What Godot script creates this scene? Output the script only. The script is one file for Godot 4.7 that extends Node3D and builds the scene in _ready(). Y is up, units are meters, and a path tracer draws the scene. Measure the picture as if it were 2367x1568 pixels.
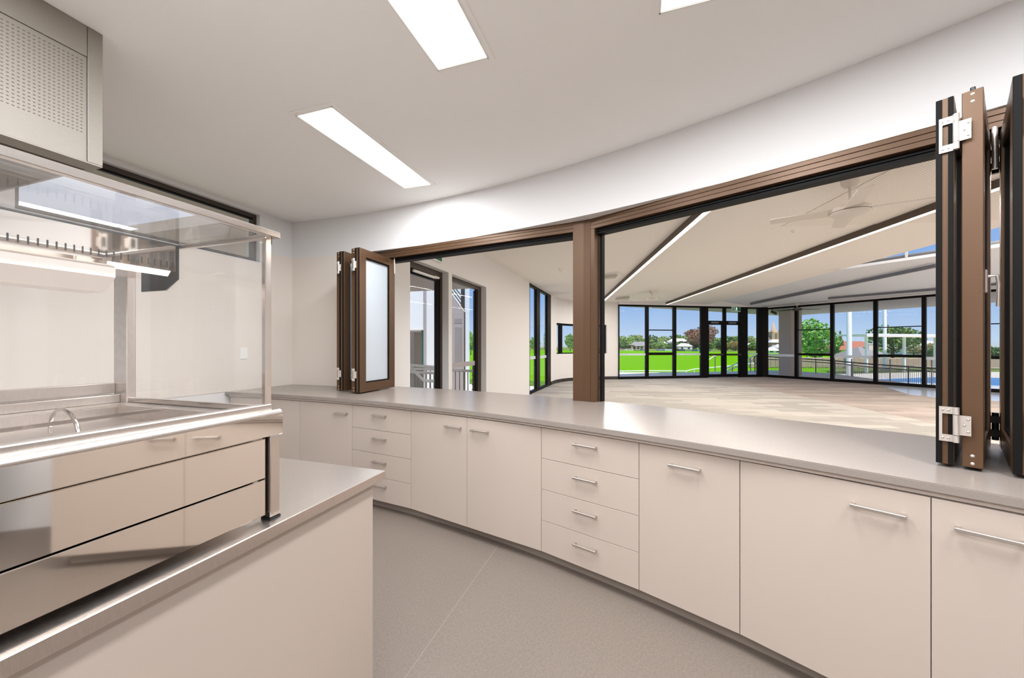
extends Node3D
# A commercial kitchen with a curved servery counter that opens on a hall, a sports oval and a pool beyond.
# Metres, y up. -Z runs along the island bench, X to the right of it. Camera at x = z = 0.

var M := {}
var used := {}
var rng := RandomNumberGenerator.new()
const AX := -3.245      # centre of the arcs of the servery wall
const AZ := 6.095
const EYE := 1.35

# ---------------------------------------------------------------- helpers
func numbered(n: String) -> String:
	if not used.has(n):
		used[n] = 0
		return n
	used[n] += 1
	return "%s_%03d" % [n, used[n]]

func tag(o: Node3D, label: String, category := "", group := "", kind := "") -> void:
	if label: o.set_meta("label", label)
	if category: o.set_meta("category", category)
	if group: o.set_meta("group", group)
	if kind: o.set_meta("kind", kind)

func thing(called: String, label: String, category: String, at := Vector3.ZERO, turn := 0.0, group := "") -> Node3D:
	var o := Node3D.new()
	o.name = numbered(called)
	add_child(o)
	o.position = at
	o.rotation.y = turn
	tag(o, label, category, group)
	return o

func st() -> SurfaceTool:
	var s := SurfaceTool.new()
	s.begin(Mesh.PRIMITIVE_TRIANGLES)
	s.set_smooth_group(-1)
	return s

func put(s: SurfaceTool) -> ArrayMesh:
	s.generate_normals()
	return s.commit()

func obj(called: String, s: SurfaceTool, m: Material, parent: Node3D = null) -> MeshInstance3D:
	return inst(called, put(s), m, parent)

func inst(called: String, mesh: Mesh, m: Material, parent: Node3D = null) -> MeshInstance3D:
	var o := MeshInstance3D.new()
	o.mesh = mesh
	o.material_override = m
	if parent:
		o.name = called
		parent.add_child(o, true)
	else:
		o.name = numbered(called)
		add_child(o)
	return o

func struct(called: String, s: SurfaceTool, m: Material, label: String) -> MeshInstance3D:
	var o := obj(called, s, m)
	tag(o, label, "", "", "structure")
	return o

func frame_of(called: String, label: String, at := Vector3.ZERO, turn := 0.0) -> Node3D:
	var o := Node3D.new()
	o.name = numbered(called)
	add_child(o)
	o.position = at
	o.rotation.y = turn
	tag(o, label, "", "", "structure")
	return o

func face(s: SurfaceTool, p: Array, out: Vector3) -> void:
	var nrm: Vector3 = (p[0] - p[2]).cross(p[0] - p[1])
	var q := p if nrm.dot(out) >= 0.0 else [p[0]] + p.slice(1).duplicate()
	if nrm.dot(out) < 0.0:
		q = p.duplicate()
		q.reverse()
	for k in range(1, q.size() - 1):
		s.add_vertex(q[0]); s.add_vertex(q[k]); s.add_vertex(q[k + 1])

func bx(s: SurfaceTool, c: Vector3, z: Vector3, bev := 0.0, t := Transform3D()) -> void:
	# a box round c of size z, its edges cut by bev
	var h := z * 0.5
	if bev <= 0.0:
		for a in 3:
			for sg in [-1.0, 1.0]:
				var p := []
				var u := (a + 1) % 3
				var v := (a + 2) % 3
				for q in [[-1, -1], [1, -1], [1, 1], [-1, 1]]:
					var w := Vector3.ZERO
					w[a] = sg * h[a]; w[u] = q[0] * h[u]; w[v] = q[1] * h[v]
					p.append(t * (c + w))
				var o := Vector3.ZERO
				o[a] = sg
				face(s, p, t.basis * o)
		return
	var b := minf(bev, minf(h.x, minf(h.y, h.z)) * 0.9)
	for a in 3:
		var u := (a + 1) % 3
		var v := (a + 2) % 3
		for sg in [-1.0, 1.0]:
			var p := []
			for q in [[-1, -1], [1, -1], [1, 1], [-1, 1]]:
				var w := Vector3.ZERO
				w[a] = sg * h[a]; w[u] = q[0] * (h[u] - b); w[v] = q[1] * (h[v] - b)
				p.append(t * (c + w))
			var o := Vector3.ZERO
			o[a] = sg
			face(s, p, t.basis * o)
		for su in [-1.0, 1.0]:
			for sv in [-1.0, 1.0]:
				var p := []
				for e in [[-1.0, 0], [1.0, 0], [1.0, 1], [-1.0, 1]]:
					var w := Vector3.ZERO
					w[a] = e[0] * (h[a] - b)
					w[u] = su * (h[u] - (b if e[1] == 1 else 0.0))
					w[v] = sv * (h[v] - (0.0 if e[1] == 1 else b))
					p.append(t * (c + w))
				var o := Vector3.ZERO
				o[u] = su; o[v] = sv
				face(s, p, t.basis * o)
	for sx in [-1.0, 1.0]:
		for sy in [-1.0, 1.0]:
			for sz in [-1.0, 1.0]:
				var k := Vector3(sx, sy, sz)
				face(s, [t * (c + k * Vector3(h.x, h.y - b, h.z - b)), t * (c + k * Vector3(h.x - b, h.y, h.z - b)), t * (c + k * Vector3(h.x - b, h.y - b, h.z))], t.basis * k)

func mm(s: SurfaceTool, a: Vector3, b: Vector3, bev := 0.0, t := Transform3D()) -> void:
	bx(s, (a + b) * 0.5, (b - a).abs(), bev, t)

func box_of(a: Vector3, b: Vector3, bev := 0.0) -> SurfaceTool:
	var s := st()
	mm(s, a, b, bev)
	return s

func prism(s: SurfaceTool, poly: PackedVector2Array, y0: float, y1: float, t := Transform3D()) -> void:
	# poly lies in (x, z), y runs up
	var tri := Geometry2D.triangulate_polygon(poly)
	for k in range(0, tri.size(), 3):
		var p := []
		var q := []
		for j in 3:
			var w: Vector2 = poly[tri[k + j]]
			p.append(t * Vector3(w.x, y1, w.y)); q.append(t * Vector3(w.x, y0, w.y))
		face(s, p, t.basis.y); face(s, q, -t.basis.y)
	var ccw := 0.0
	for k in poly.size():
		ccw += poly[k].cross(poly[(k + 1) % poly.size()])
	for k in poly.size():
		var a := poly[k]
		var b := poly[(k + 1) % poly.size()]
		var d := b - a
		var o := Vector3(d.y, 0, -d.x) * signf(ccw)
		face(s, [t * Vector3(a.x, y0, a.y), t * Vector3(b.x, y0, b.y), t * Vector3(b.x, y1, b.y), t * Vector3(a.x, y1, a.y)], t.basis * o)

func tube(s: SurfaceTool, pts: Array, r: float, n := 8, caps := true) -> void:
	var rings := []
	var side := Vector3.UP
	for k in pts.size():
		var d: Vector3 = (pts[mini(k + 1, pts.size() - 1)] - pts[maxi(k - 1, 0)]).normalized()
		if k == 0 and absf(d.dot(side)) > 0.95: side = Vector3.RIGHT
		side = (side - d * side.dot(d)).normalized()
		var up := d.cross(side)
		var ring := []
		for j in n:
			var a := TAU * j / n
			ring.append(pts[k] + (side * cos(a) + up * sin(a)) * r)
		rings.append(ring)
	s.set_smooth_group(1)
	for k in rings.size() - 1:
		for j in n:
			var mid: Vector3 = (pts[k] + pts[k + 1]) * 0.5
			var p := [rings[k][j], rings[k][(j + 1) % n], rings[k + 1][(j + 1) % n], rings[k + 1][j]]
			face(s, p, (p[0] + p[1] + p[2] + p[3]) * 0.25 - mid)
	s.set_smooth_group(-1)
	if caps:
		var d0: Vector3 = pts[0] - pts[1]
		var d1: Vector3 = pts[-1] - pts[-2]
		face(s, rings[0], d0); face(s, rings[-1], d1)

func lathe(s: SurfaceTool, prof: Array, n := 20, t := Transform3D()) -> void:
	# prof: [radius, height] from bottom to top
	s.set_smooth_group(2)
	for k in prof.size() - 1:
		var dr: float = prof[k + 1][0] - prof[k][0]
		var dh: float = prof[k + 1][1] - prof[k][1]
		for j in n:
			var a := TAU * j / n
			var b := TAU * (j + 1) / n
			var p := []
			for e in [[k, a], [k, b], [k + 1, b], [k + 1, a]]:
				var v := t * Vector3(cos(e[1]) * prof[e[0]][0], prof[e[0]][1], sin(e[1]) * prof[e[0]][0])
				if p.is_empty() or not p[-1].is_equal_approx(v): p.append(v)
			if p.size() > 2 and p[0].is_equal_approx(p[-1]): p.pop_back()
			if p.size() < 3: continue
			var mid := (a + b) * 0.5
			var o := Vector3(cos(mid) * dh, -dr, sin(mid) * dh)
			face(s, p, t.basis * o)
	s.set_smooth_group(-1)

func arc(r: float, deg: float) -> Vector2:
	return Vector2(AX + r * sin(deg_to_rad(deg)), AZ - r * cos(deg_to_rad(deg)))

func arc_poly(r0: float, r1: float, d0: float, d1: float, n := 24) -> PackedVector2Array:
	var p := PackedVector2Array()
	for k in n + 1: p.append(arc(r0, lerpf(d0, d1, k / float(n))))
	for k in n + 1: p.append(arc(r1, lerpf(d1, d0, k / float(n))))
	return p

func arc_wall(s: SurfaceTool, r0: float, r1: float, d0: float, d1: float, y0: float, y1: float, n := 24) -> void:
	# a curved slab with smooth faces
	for k in n:
		var a := lerpf(d0, d1, k / float(n))
		var b := lerpf(d0, d1, (k + 1) / float(n))
		var i0 := arc(r0, a); var i1 := arc(r0, b); var o0 := arc(r1, a); var o1 := arc(r1, b)
		var rad := (o0 + o1 - i0 - i1).normalized()
		s.set_smooth_group(3)
		face(s, [Vector3(i0.x, y0, i0.y), Vector3(i1.x, y0, i1.y), Vector3(i1.x, y1, i1.y), Vector3(i0.x, y1, i0.y)], Vector3(-rad.x, 0, -rad.y))
		s.set_smooth_group(4)
		face(s, [Vector3(o0.x, y0, o0.y), Vector3(o1.x, y0, o1.y), Vector3(o1.x, y1, o1.y), Vector3(o0.x, y1, o0.y)], Vector3(rad.x, 0, rad.y))
		s.set_smooth_group(-1)
		face(s, [Vector3(i0.x, y1, i0.y), Vector3(i1.x, y1, i1.y), Vector3(o1.x, y1, o1.y), Vector3(o0.x, y1, o0.y)], Vector3.UP)
		face(s, [Vector3(i0.x, y0, i0.y), Vector3(i1.x, y0, i1.y), Vector3(o1.x, y0, o1.y), Vector3(o0.x, y0, o0.y)], Vector3.DOWN)
	for e in [[d0, -1.0], [d1, 1.0]]:
		var i := arc(r0, e[0]); var o := arc(r1, e[0])
		var along := (arc(r0, e[0] + e[1]) - i).normalized()
		face(s, [Vector3(i.x, y0, i.y), Vector3(o.x, y0, o.y), Vector3(o.x, y1, o.y), Vector3(i.x, y1, i.y)], Vector3(along.x, 0, along.y))

func between(a: Vector3, b: Vector3) -> Transform3D:
	# a frame at a, x towards b (level), y up, z to its right-hand side
	var d := b - a
	var x := Vector3(d.x, 0, d.z).normalized()
	return Transform3D(Basis(x, Vector3.UP, x.cross(Vector3.UP)), a)

func col(r: int, g: int, b: int) -> Color:
	return Color8(r, g, b)

func mat(called: String, c: Color, rough := 0.7, metal := 0.0) -> StandardMaterial3D:
	var m := StandardMaterial3D.new()
	m.resource_name = called
	m.albedo_color = c
	m.roughness = rough
	m.metallic = metal
	M[called] = m
	return m

func grain(m: StandardMaterial3D, size: float, lo: float, hi: float, stretch := Vector3.ONE, octaves := 4, seed_ := 1, bump := 0.0) -> void:
	# tone of the matter itself: an even noise between lo and hi over the whole surface
	var nz := FastNoiseLite.new()
	nz.seed = seed_
	nz.frequency = 0.03
	nz.fractal_octaves = octaves
	var tx := NoiseTexture2D.new()
	tx.width = 512
	tx.height = 512
	tx.seamless = true
	tx.noise = nz
	var g := Gradient.new()
	g.set_color(0, Color(lo, lo, lo))
	g.set_color(1, Color(hi, hi, hi))
	tx.color_ramp = g
	m.albedo_texture = tx
	m.uv1_triplanar = true
	m.uv1_world_triplanar = true
	m.uv1_scale = stretch / size
	if bump > 0.0:
		var bt := NoiseTexture2D.new()
		bt.width = 512; bt.height = 512; bt.seamless = true; bt.noise = nz; bt.as_normal_map = true
		m.normal_enabled = true
		m.normal_texture = bt
		m.normal_scale = bump

func glow(called: String, c: Color, energy: float) -> StandardMaterial3D:
	var m := mat(called, c, 0.6)
	m.emission_enabled = true
	m.emission = c
	m.emission_energy_multiplier = energy
	return m

func pane_mat(called: String, c: Color, alpha: float, rough := 0.0) -> StandardMaterial3D:
	c.a = alpha
	var m := mat(called, c, rough)
	m.transparency = BaseMaterial3D.TRANSPARENCY_ALPHA
	return m

func area(at: Vector3, x: float, y: float, energy: float, c: Color, turn := 0.0) -> void:
	var l := AreaLight3D.new()
	l.name = numbered("panel_lamp")
	l.area_size = Vector2(x, y)
	l.light_energy = energy
	l.light_color = c
	l.area_range = 40.0
	l.shadow_enabled = true
	add_child(l)
	l.position = at
	l.rotation = Vector3(-PI / 2, turn, 0)

# ---------------------------------------------------------------- scene
func _ready() -> void:
	rng.seed = 20240
	camera_and_light()
	materials()
	kitchen_shell()
	servery_frames()
	hall_shell()
	glazing()
	cabinets()
	island()
	warmer()
	hood()
	bifolds()
	kitchen_bits()
	hall_things()
	veranda()
	side_yard()
	grounds()
	trees_and_houses()

func camera_and_light() -> void:
	var cam := Camera3D.new()
	cam.name = "camera"
	add_child(cam)
	cam.position = Vector3(0, EYE, 0)
	cam.rotation.y = deg_to_rad(18.386)
	cam.projection = Camera3D.PROJECTION_FRUSTUM
	cam.near = 0.05
	cam.far = 2000.0
	cam.size = 0.05 * 1568.0 / 880.0
	cam.frustum_offset = Vector2(0, 0.05 * 16.0 / 880.0)
	cam.current = true
	var e := Environment.new()
	e.background_mode = Environment.BG_SKY
	var sm := ProceduralSkyMaterial.new()
	sm.sky_top_color = col(110, 165, 234)
	sm.sky_horizon_color = col(202, 225, 247)
	sm.sky_curve = 0.06
	sm.ground_bottom_color = col(120, 130, 110)
	sm.ground_horizon_color = col(200, 210, 210)
	sm.sun_angle_max = 1.0
	var sky := Sky.new()
	sky.sky_material = sm
	e.sky = sky
	e.background_energy_multiplier = 0.86
	e.tonemap_mode = Environment.TONE_MAPPER_LINEAR
	e.tonemap_exposure = 1.12
	e.sdfgi_enabled = true
	e.ssao_enabled = true
	e.ssil_enabled = true
	var we := WorldEnvironment.new()
	we.name = "world"
	we.environment = e
	add_child(we)
	var sun := DirectionalLight3D.new()
	sun.name = "sun"
	sun.light_color = Color(1.0, 0.96, 0.9)
	sun.light_energy = 1.3
	sun.light_angular_distance = 1.0
	sun.shadow_enabled = true
	add_child(sun)
	sun.look_at_from_position(Vector3.ZERO, Vector3(-0.27, -0.88, -0.33))
	# lamps of the kitchen ceiling: see ceiling_light(); of the hall: see linear_light()

func materials() -> void:
	mat("wall_paint", col(224, 221, 220), 0.75)
	mat("hall_paint", col(236, 233, 232), 0.75)
	mat("ceiling_paint", col(251, 249, 247), 0.8)
	mat("splash_sheet", col(229, 219, 209), 0.35)
	var v := mat("vinyl", col(128, 115, 105), 0.55)
	grain(v, 0.22, 0.86, 1.0, Vector3.ONE, 5, 3, 0.12)
	mat("vinyl_weld", col(134, 121, 111), 0.5)
	mat("laminate", col(187, 172, 161), 0.5)
	mat("carcass", col(206, 193, 183), 0.6)
	var q := mat("worktop", col(148, 137, 129), 0.22)
	grain(q, 0.15, 0.94, 1.0, Vector3.ONE, 5, 5)
	q.metallic_specular = 0.4
	mat("kick", col(150, 138, 128), 0.6)
	mat("handle_metal", col(190, 180, 172), 0.35, 0.85)
	mat("bronze", col(93, 67, 46), 0.38, 0.35)
	mat("bronze_edge", col(176, 156, 140), 0.35, 0.4)
	mat("rubber", col(18, 16, 15), 0.6)
	M.rubber.metallic_specular = 0.25
	mat("black_frame", col(15, 12, 11), 0.5)
	M.black_frame.metallic_specular = 0.25
	mat("dark_bronze", col(62, 50, 42), 0.45, 0.2)
	mat("bead", col(236, 222, 206), 0.5)
	mat("hinge_metal", col(216, 206, 198), 0.35, 0.7)
	mat("white_plastic", col(238, 236, 232), 0.4)
	mat("black_plastic", col(20, 20, 20), 0.4)
	mat("chrome", col(214, 206, 200), 0.16, 1.0)
	var ms := mat("mirror_steel", col(236, 229, 222), 0.035, 1.0)
	ms.metallic_specular = 0.5
	var bs := mat("brushed_steel", col(218, 208, 201), 0.32, 1.0)
	grain(bs, 0.5, 0.94, 1.0, Vector3(1, 1, 12), 4, 7)
	var hs := mat("hood_steel", col(146, 138, 129), 0.5, 0.4)
	grain(hs, 0.6, 0.95, 1.0, Vector3(1, 14, 1), 4, 9)
	mat("slot_dark", col(96, 84, 66), 0.8)
	mat("slot_black", col(40, 34, 28), 0.8)
	mat("lamp_white", col(226, 217, 210), 0.5)
	pane_mat("glass", col(255, 255, 255), 0.015)
	M.glass.metallic_specular = 0.35
	pane_mat("window_glass", col(255, 255, 255), 0.02)
	M.window_glass.metallic_specular = 0.16
	var fr := pane_mat("frosted", col(224, 230, 236), 0.86, 0.5)
	fr.backlight_enabled = true
	fr.backlight = col(190, 196, 204)
	var dc := mat("decal", col(240, 243, 246), 0.6)
	dc.backlight_enabled = true
	dc.backlight = Color(0.9, 0.92, 0.95)
	glow("panel_glow", col(255, 253, 250), 1.25)
	glow("led_glow", col(255, 248, 236), 1.35)
	glow("exit_glow", col(16, 92, 64), 0.15)
	glow("exit_white", col(240, 255, 248), 0.8)
	var hw := mat("hall_ceiling", col(247, 241, 235), 0.7)
	grain(hw, 1.1, 0.955, 1.0, Vector3(1, 1, 9), 4, 11)
	perforated()
	mat("raked_white", col(246, 248, 252), 0.7)
	mat("soffit_white", col(226, 224, 224), 0.7)
	for k in 4:
		var tone: float = [1.0, 0.965, 0.925, 0.88][k]
		var a := mat("carpet_light_%d" % k, Color8(int(192 * tone), int(185 * tone), int(177 * tone)), 0.95)
		grain(a, 0.5, 0.9, 1.0, Vector3(1, 1, 4), 5, 20 + k)
		var b := mat("carpet_dark_%d" % k, Color8(int(186 * tone), int(171 * tone), int(161 * tone)), 0.95)
		grain(b, 0.5, 0.9, 1.0, Vector3(1, 1, 4), 5, 30 + k)
	mat("tile_white", col(236, 238, 242), 0.12)
	mat("subfloor", col(190, 178, 166), 0.95)
	mat("skirting", col(52, 48, 46), 0.5)
	mat("fan_white", col(228, 220, 212), 0.5)
	mat("fan_dark", col(58, 50, 44), 0.5)
	mat("profile_brown", col(84, 70, 60), 0.5)
	mat("profile_grey", col(104, 104, 112), 0.5)
	mat("render_wall", col(236, 236, 236), 0.85)
	mat("soffit_board", col(196, 182, 176), 0.8)
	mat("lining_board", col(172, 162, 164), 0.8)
	grain(mat("concrete", col(190, 174, 166), 0.9), 0.4, 0.86, 1.0, Vector3.ONE, 5, 41)
	grain(mat("deck", col(240, 226, 212), 0.9), 0.9, 0.9, 1.0, Vector3.ONE, 5, 42)
	mat("rail_white", col(240, 238, 236), 0.4)
	mat("rail_dark", col(40, 40, 42), 0.45)
	mat("rail_steel", col(150, 140, 134), 0.4, 0.6)
	mat("corrugated", col(244, 246, 248), 0.45)
	mat("green_steel", col(0, 96, 70), 0.5)
	mat("grey_panel", col(176, 168, 170), 0.6)
	mat("eave", col(182, 166, 154), 0.8)
	grain(mat("grass", col(112, 180, 0), 0.95), 3.0, 0.9, 1.0, Vector3.ONE, 5, 51)
	grain(mat("lawn", col(126, 152, 74), 0.95), 2.0, 0.8, 1.0, Vector3.ONE, 5, 52)
	grain(mat("paving", col(240, 231, 214), 0.9), 1.5, 0.9, 1.0, Vector3.ONE, 5, 53)
	var w := mat("pool_water", col(30, 140, 214), 0.3)
	w.metallic_specular = 0.15
	grain(w, 2.5, 0.85, 1.0, Vector3.ONE, 4, 54, 0.3)
	for g in ["grass", "lawn"]: M[g].specular_mode = BaseMaterial3D.SPECULAR_DISABLED
	mat("pool_edge", col(240, 240, 238), 0.6)
	mat("sandstone", col(200, 170, 138), 0.9)
	mat("slate", col(128, 118, 104), 0.9)
	mat("house_white", col(240, 234, 228), 0.85)
	mat("house_brick", col(184, 146, 122), 0.9)
	mat("roof_white", col(226, 226, 226), 0.6)
	mat("roof_red", col(176, 110, 84), 0.8)
	mat("roof_grey", col(150, 146, 146), 0.8)
	mat("window_dark", col(60, 62, 66), 0.2)
	mat("bark", col(96, 78, 62), 0.95)
	var lf := mat("leaves", Color.WHITE, 0.8)
	lf.vertex_color_use_as_albedo = true
	lf.backlight_enabled = true
	lf.backlight = Color(0.35, 0.35, 0.3)
	mat("stone_wall", col(188, 168, 150), 0.95)

func perforated() -> void:
	# the acoustic boards of the hall ceiling: rows of small round holes, printed as dots
	var im := Image.create(64, 64, false, Image.FORMAT_RGB8)
	im.fill(Color(1, 1, 1))
	for cy in 2:
		for cx in 2:
			for y in 32:
				for x in 32:
					if Vector2(x - 15.5, y - 15.5).length() < 5.0:
						im.set_pixel(cx * 32 + x, cy * 32 + y, Color(0.6, 0.57, 0.53))
	var m := mat("perforated_board", col(242, 235, 228), 0.7)
	m.albedo_texture = ImageTexture.create_from_image(im)
	m.uv1_triplanar = true
	m.uv1_world_triplanar = true
	m.uv1_scale = Vector3.ONE / 0.064

# ---------------------------------------------------------------- kitchen shell
func kitchen_shell() -> void:
	# floor: three welded vinyl sheets that run along the bench
	var fl := frame_of("floor", "smooth beige vinyl kitchen floor in welded sheets")
	var room := PackedVector2Array()
	for k in 25: room.append(arc(9.55, lerpf(-3.62, 39.5, k / 24.0)))
	room.append(Vector2(2.9, -1.35)); room.append(Vector2(2.9, 2.6)); room.append(Vector2(-3.85, 2.6))
	var s := st()
	prism(s, room, -0.2, -0.012)
	obj("screed", s, M.subfloor, fl)
	for sx in [[-3.85, -2.7525], [-2.7475, -0.9035], [-0.8985, 0.945], [0.95, 2.9]]:
		s = st()
		for piece in Geometry2D.intersect_polygons(room, PackedVector2Array([Vector2(sx[0], -4), Vector2(sx[1], -4), Vector2(sx[1], 2.6), Vector2(sx[0], 2.6)])):
			prism(s, piece, -0.012, 0.0)
		obj("vinyl_sheet", s, M.vinyl, fl)
	for e in [[-2.75, -3.44], [-0.901, -3.13], [0.9475, -2.45]]:
		obj("weld_seam", box_of(Vector3(e[0] - 0.0027, -0.012, e[1]), Vector3(e[0] + 0.0027, 0.0007, 2.6)), M.vinyl_weld, fl)
	# ceiling
	var poly := PackedVector2Array()
	for k in 25: poly.append(arc(9.6, lerpf(-3.62, 39.6, k / 24.0)))
	poly.append(Vector2(2.98, 2.68)); poly.append(Vector2(-3.93, 2.68))
	s = st()
	prism(s, poly, 2.8, 2.92)
	struct("ceiling", s, M.ceiling_paint, "smooth pale plaster ceiling of the kitchen")
	# left wall with its strip window (y 2.245..2.755, z -3.02..-1.33)
	s = st()
	var x0 := -4.05
	var x1 := -3.85
	mm(s, Vector3(x0, -0.2, -3.72), Vector3(x1, 2.8, -3.02))
	mm(s, Vector3(x0, -0.2, -1.33), Vector3(x1, 2.8, 2.75))
	mm(s, Vector3(x0, -0.2, -3.02), Vector3(x1, 2.245, -1.33))
	mm(s, Vector3(x0, 2.756, -3.02), Vector3(x1, 2.8, -1.33))
	struct("wall_left", s, M.wall_paint, "pale painted side wall with a high strip window behind the warmer")
	s = st()
	mm(s, Vector3(-3.85, 0.9, -3.44), Vector3(-3.844, 2.235, -0.4))
	mm(s, Vector3(-3.85, 2.235, -3.44), Vector3(-3.844, 2.37, -3.035))
	struct("trim_wall_sheet", s, M.splash_sheet, "glossy beige wall sheet above the corner of the worktop")
	s = st()
	mm(s, Vector3(2.9, -0.2, -1.5), Vector3(3.1, 3.3, 2.75))
	struct("wall_right", s, M.wall_paint, "painted kitchen wall behind the fridge, out of frame")
	s = st()
	mm(s, Vector3(-3.85, -0.2, 2.6), Vector3(2.9, 2.92, 2.75))
	struct("wall_back", s, M.wall_paint, "painted kitchen wall behind the camera")
	# strip window in the left wall
	var w := frame_of("window_1", "high strip window with a bronze frame under the kitchen ceiling")
	for e in [[Vector3(-3.97, 2.715, -3.02), Vector3(-3.9, 2.756, -1.33)], [Vector3(-3.97, 2.245, -3.02), Vector3(-3.9, 2.285, -1.33)], [Vector3(-3.97, 2.285, -3.02), Vector3(-3.9, 2.715, -2.985)], [Vector3(-3.97, 2.285, -1.365), Vector3(-3.9, 2.715, -1.33)]]:
		obj("window_frame", box_of(e[0], e[1], 0.003), M.dark_bronze, w)
	obj("gasket", box_of(Vector3(-3.95, 2.703, -2.985), Vector3(-3.915, 2.715, -1.365)), M.rubber, w)
	obj("pane", box_of(Vector3(-3.938, 2.285, -2.985), Vector3(-3.934, 2.715, -1.365)), M.glass, w)
	# servery wall: above the openings, the left pier, the right pier, and the dwarf wall under the worktop
	s = st()
	arc_wall(s, 9.535, 9.735, -3.66, 39.4, 2.372, 3.3, 48)
	arc_wall(s, 9.535, 9.735, -3.66, 2.2, 0.9, 2.372, 8)
	arc_wall(s, 9.535, 9.735, 32.2, 39.4, 0.9, 2.372, 8)
	arc_wall(s, 9.535, 9.735, -3.66, 39.4, -0.2, 0.872, 40)
	struct("wall_servery", s, M.wall_paint, "curved pale wall with two wide servery openings")
	s = st()
	arc_wall(s, 9.529, 9.535, -3.6, 2.15, 0.9, 2.372, 8)
	struct("trim_corner_sheet", s, M.splash_sheet, "glossy beige sheet on the curved wall beside the folded windows")

# ---------------------------------------------------------------- frames of the two servery openings
const LA := Vector3(-2.88, 0, -3.494)   # left end, left opening
const LB := Vector3(-0.512, 0, -3.131)  # pillar
const RA := Vector3(-0.366, 0, -3.1)
const RB := Vector3(1.72, 0, -2.085)

func opening(called: String, label: String, a: Vector3, b: Vector3, jamb_left: bool, jamb_right: bool) -> Node3D:
	var t := between(a, b)
	var n := (b - a).length()
	var f := Node3D.new()
	f.name = numbered(called)
	add_child(f)
	f.transform = t
	tag(f, label, "", "", "structure")
	# local: x along the opening, z away from the kitchen is negative here, so "front" is towards +z or -z by sign
	var sg := 1.0 if (t.basis.z.dot(Vector3(0, 0, 1)) > 0.0) else -1.0
	for e in [["head_frame", 2.345, 2.37, 0.0, -0.115], ["head_frame", 2.3165, 2.3435, -0.0015, -0.115], ["head_frame", 2.288, 2.315, 0.0, -0.115]]:
		obj(e[0], box_of(Vector3(0, e[1], e[3] * sg), Vector3(n, e[2], e[4] * sg), 0.0015), M.bronze, f)
	for k in 4:
		obj("track_rib", box_of(Vector3(0.0, 2.246 + 0.011 * k, (-0.03 - 0.008 * (k % 2)) * sg), Vector3(n, 2.2545 + 0.011 * k, -0.1 * sg)), M.black_frame, f)
	obj("bead", box_of(Vector3(0, 2.37, 0.004 * sg), Vector3(n, 2.376, -0.05 * sg)), M.bead, f)
	for e in [[jamb_left, 0.0, 0.055], [jamb_right, n - 0.055, n]]:
		if e[0]:
			obj("jamb", box_of(Vector3(e[1], 0.9, 0), Vector3(e[2], 2.288, -0.115 * sg), 0.003), M.bronze, f)
	return f

func servery_frames() -> void:
	var lf := opening("window_2", "left servery opening, bronze head frame with a black track", LA, LB, true, false)
	opening("window_3", "right servery opening, long bronze head frame with a black track", RA, RB, false, true)
	# the post between the two: the last jamb of the left frame, a cover facet and the first jamb of the right frame
	var p := frame_of("trim_post", "bronze corner post between the two servery openings")
	var s := st()
	prism(s, PackedVector2Array([Vector2(-0.512, -3.131), Vector2(-0.423, -3.118), Vector2(-0.441, -3.237), Vector2(-0.53, -3.25)]), 0.9, 2.37)
	obj("jamb", s, M.bronze, p)
	s = st()
	prism(s, PackedVector2Array([Vector2(-0.4225, -3.118), Vector2(-0.3675, -3.1035), Vector2(-0.385, -3.2), Vector2(-0.44, -3.236)]), 0.9, 2.37)
	obj("cover_facet", s, M.bronze, p)
	s = st()
	prism(s, PackedVector2Array([Vector2(-0.3655, -3.103), Vector2(-0.334, -3.089), Vector2(-0.301, -3.157), Vector2(-0.335, -3.2), Vector2(-0.384, -3.2)]), 0.9, 2.37)
	obj("jamb", s, M.bronze, p)
	s = st()
	prism(s, PackedVector2Array([Vector2(-0.3, -3.155), Vector2(-0.28, -3.148), Vector2(-0.262, -3.185), Vector2(-0.3, -3.2)]), 0.9, 2.288)
	obj("gasket", s, M.rubber, p)
	lf.set_meta("kind", "structure")

# ---------------------------------------------------------------- hall
const W2A := Vector3(-0.782, 0, -16.0)
const W2B := Vector3(5.235, 0, -19.31)
const W3E := Vector3(12.15, 0, -12.802)

func curve_points() -> Array:
	return [Vector2(-2.87, -12.86), Vector2(-2.865, -13.3), Vector2(-2.84, -13.71), Vector2(-2.74, -14.12), Vector2(-2.57, -14.52), Vector2(-2.31, -14.9), Vector2(-2.0, -15.22), Vector2(-1.62, -15.52), Vector2(-1.212, -15.775), Vector2(-0.782, -16.0)]

func hall_poly(grow := 0.0) -> PackedVector2Array:
	var p := PackedVector2Array()
	for k in 25: p.append(arc(9.735, lerpf(2.2, 39.4, k / 24.0)))
	p.append(Vector2(3.1, -1.32)); p.append(Vector2(7.5, -1.32)); p.append(Vector2(W3E.x, W3E.z)); p.append(Vector2(W2B.x, W2B.z))
	var c := curve_points()
	c.reverse()
	for q in c: p.append(q)
	if grow > 0.0:
		return Geometry2D.offset_polygon(p, grow, Geometry2D.JOIN_MITER)[0]
	return p

const EDGE0 := Vector2(2.84, -17.95)      # the fold line of the ceiling and of the carpet colours runs this way
const EDGED := Vector2(0.2155, 0.9765)

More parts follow.
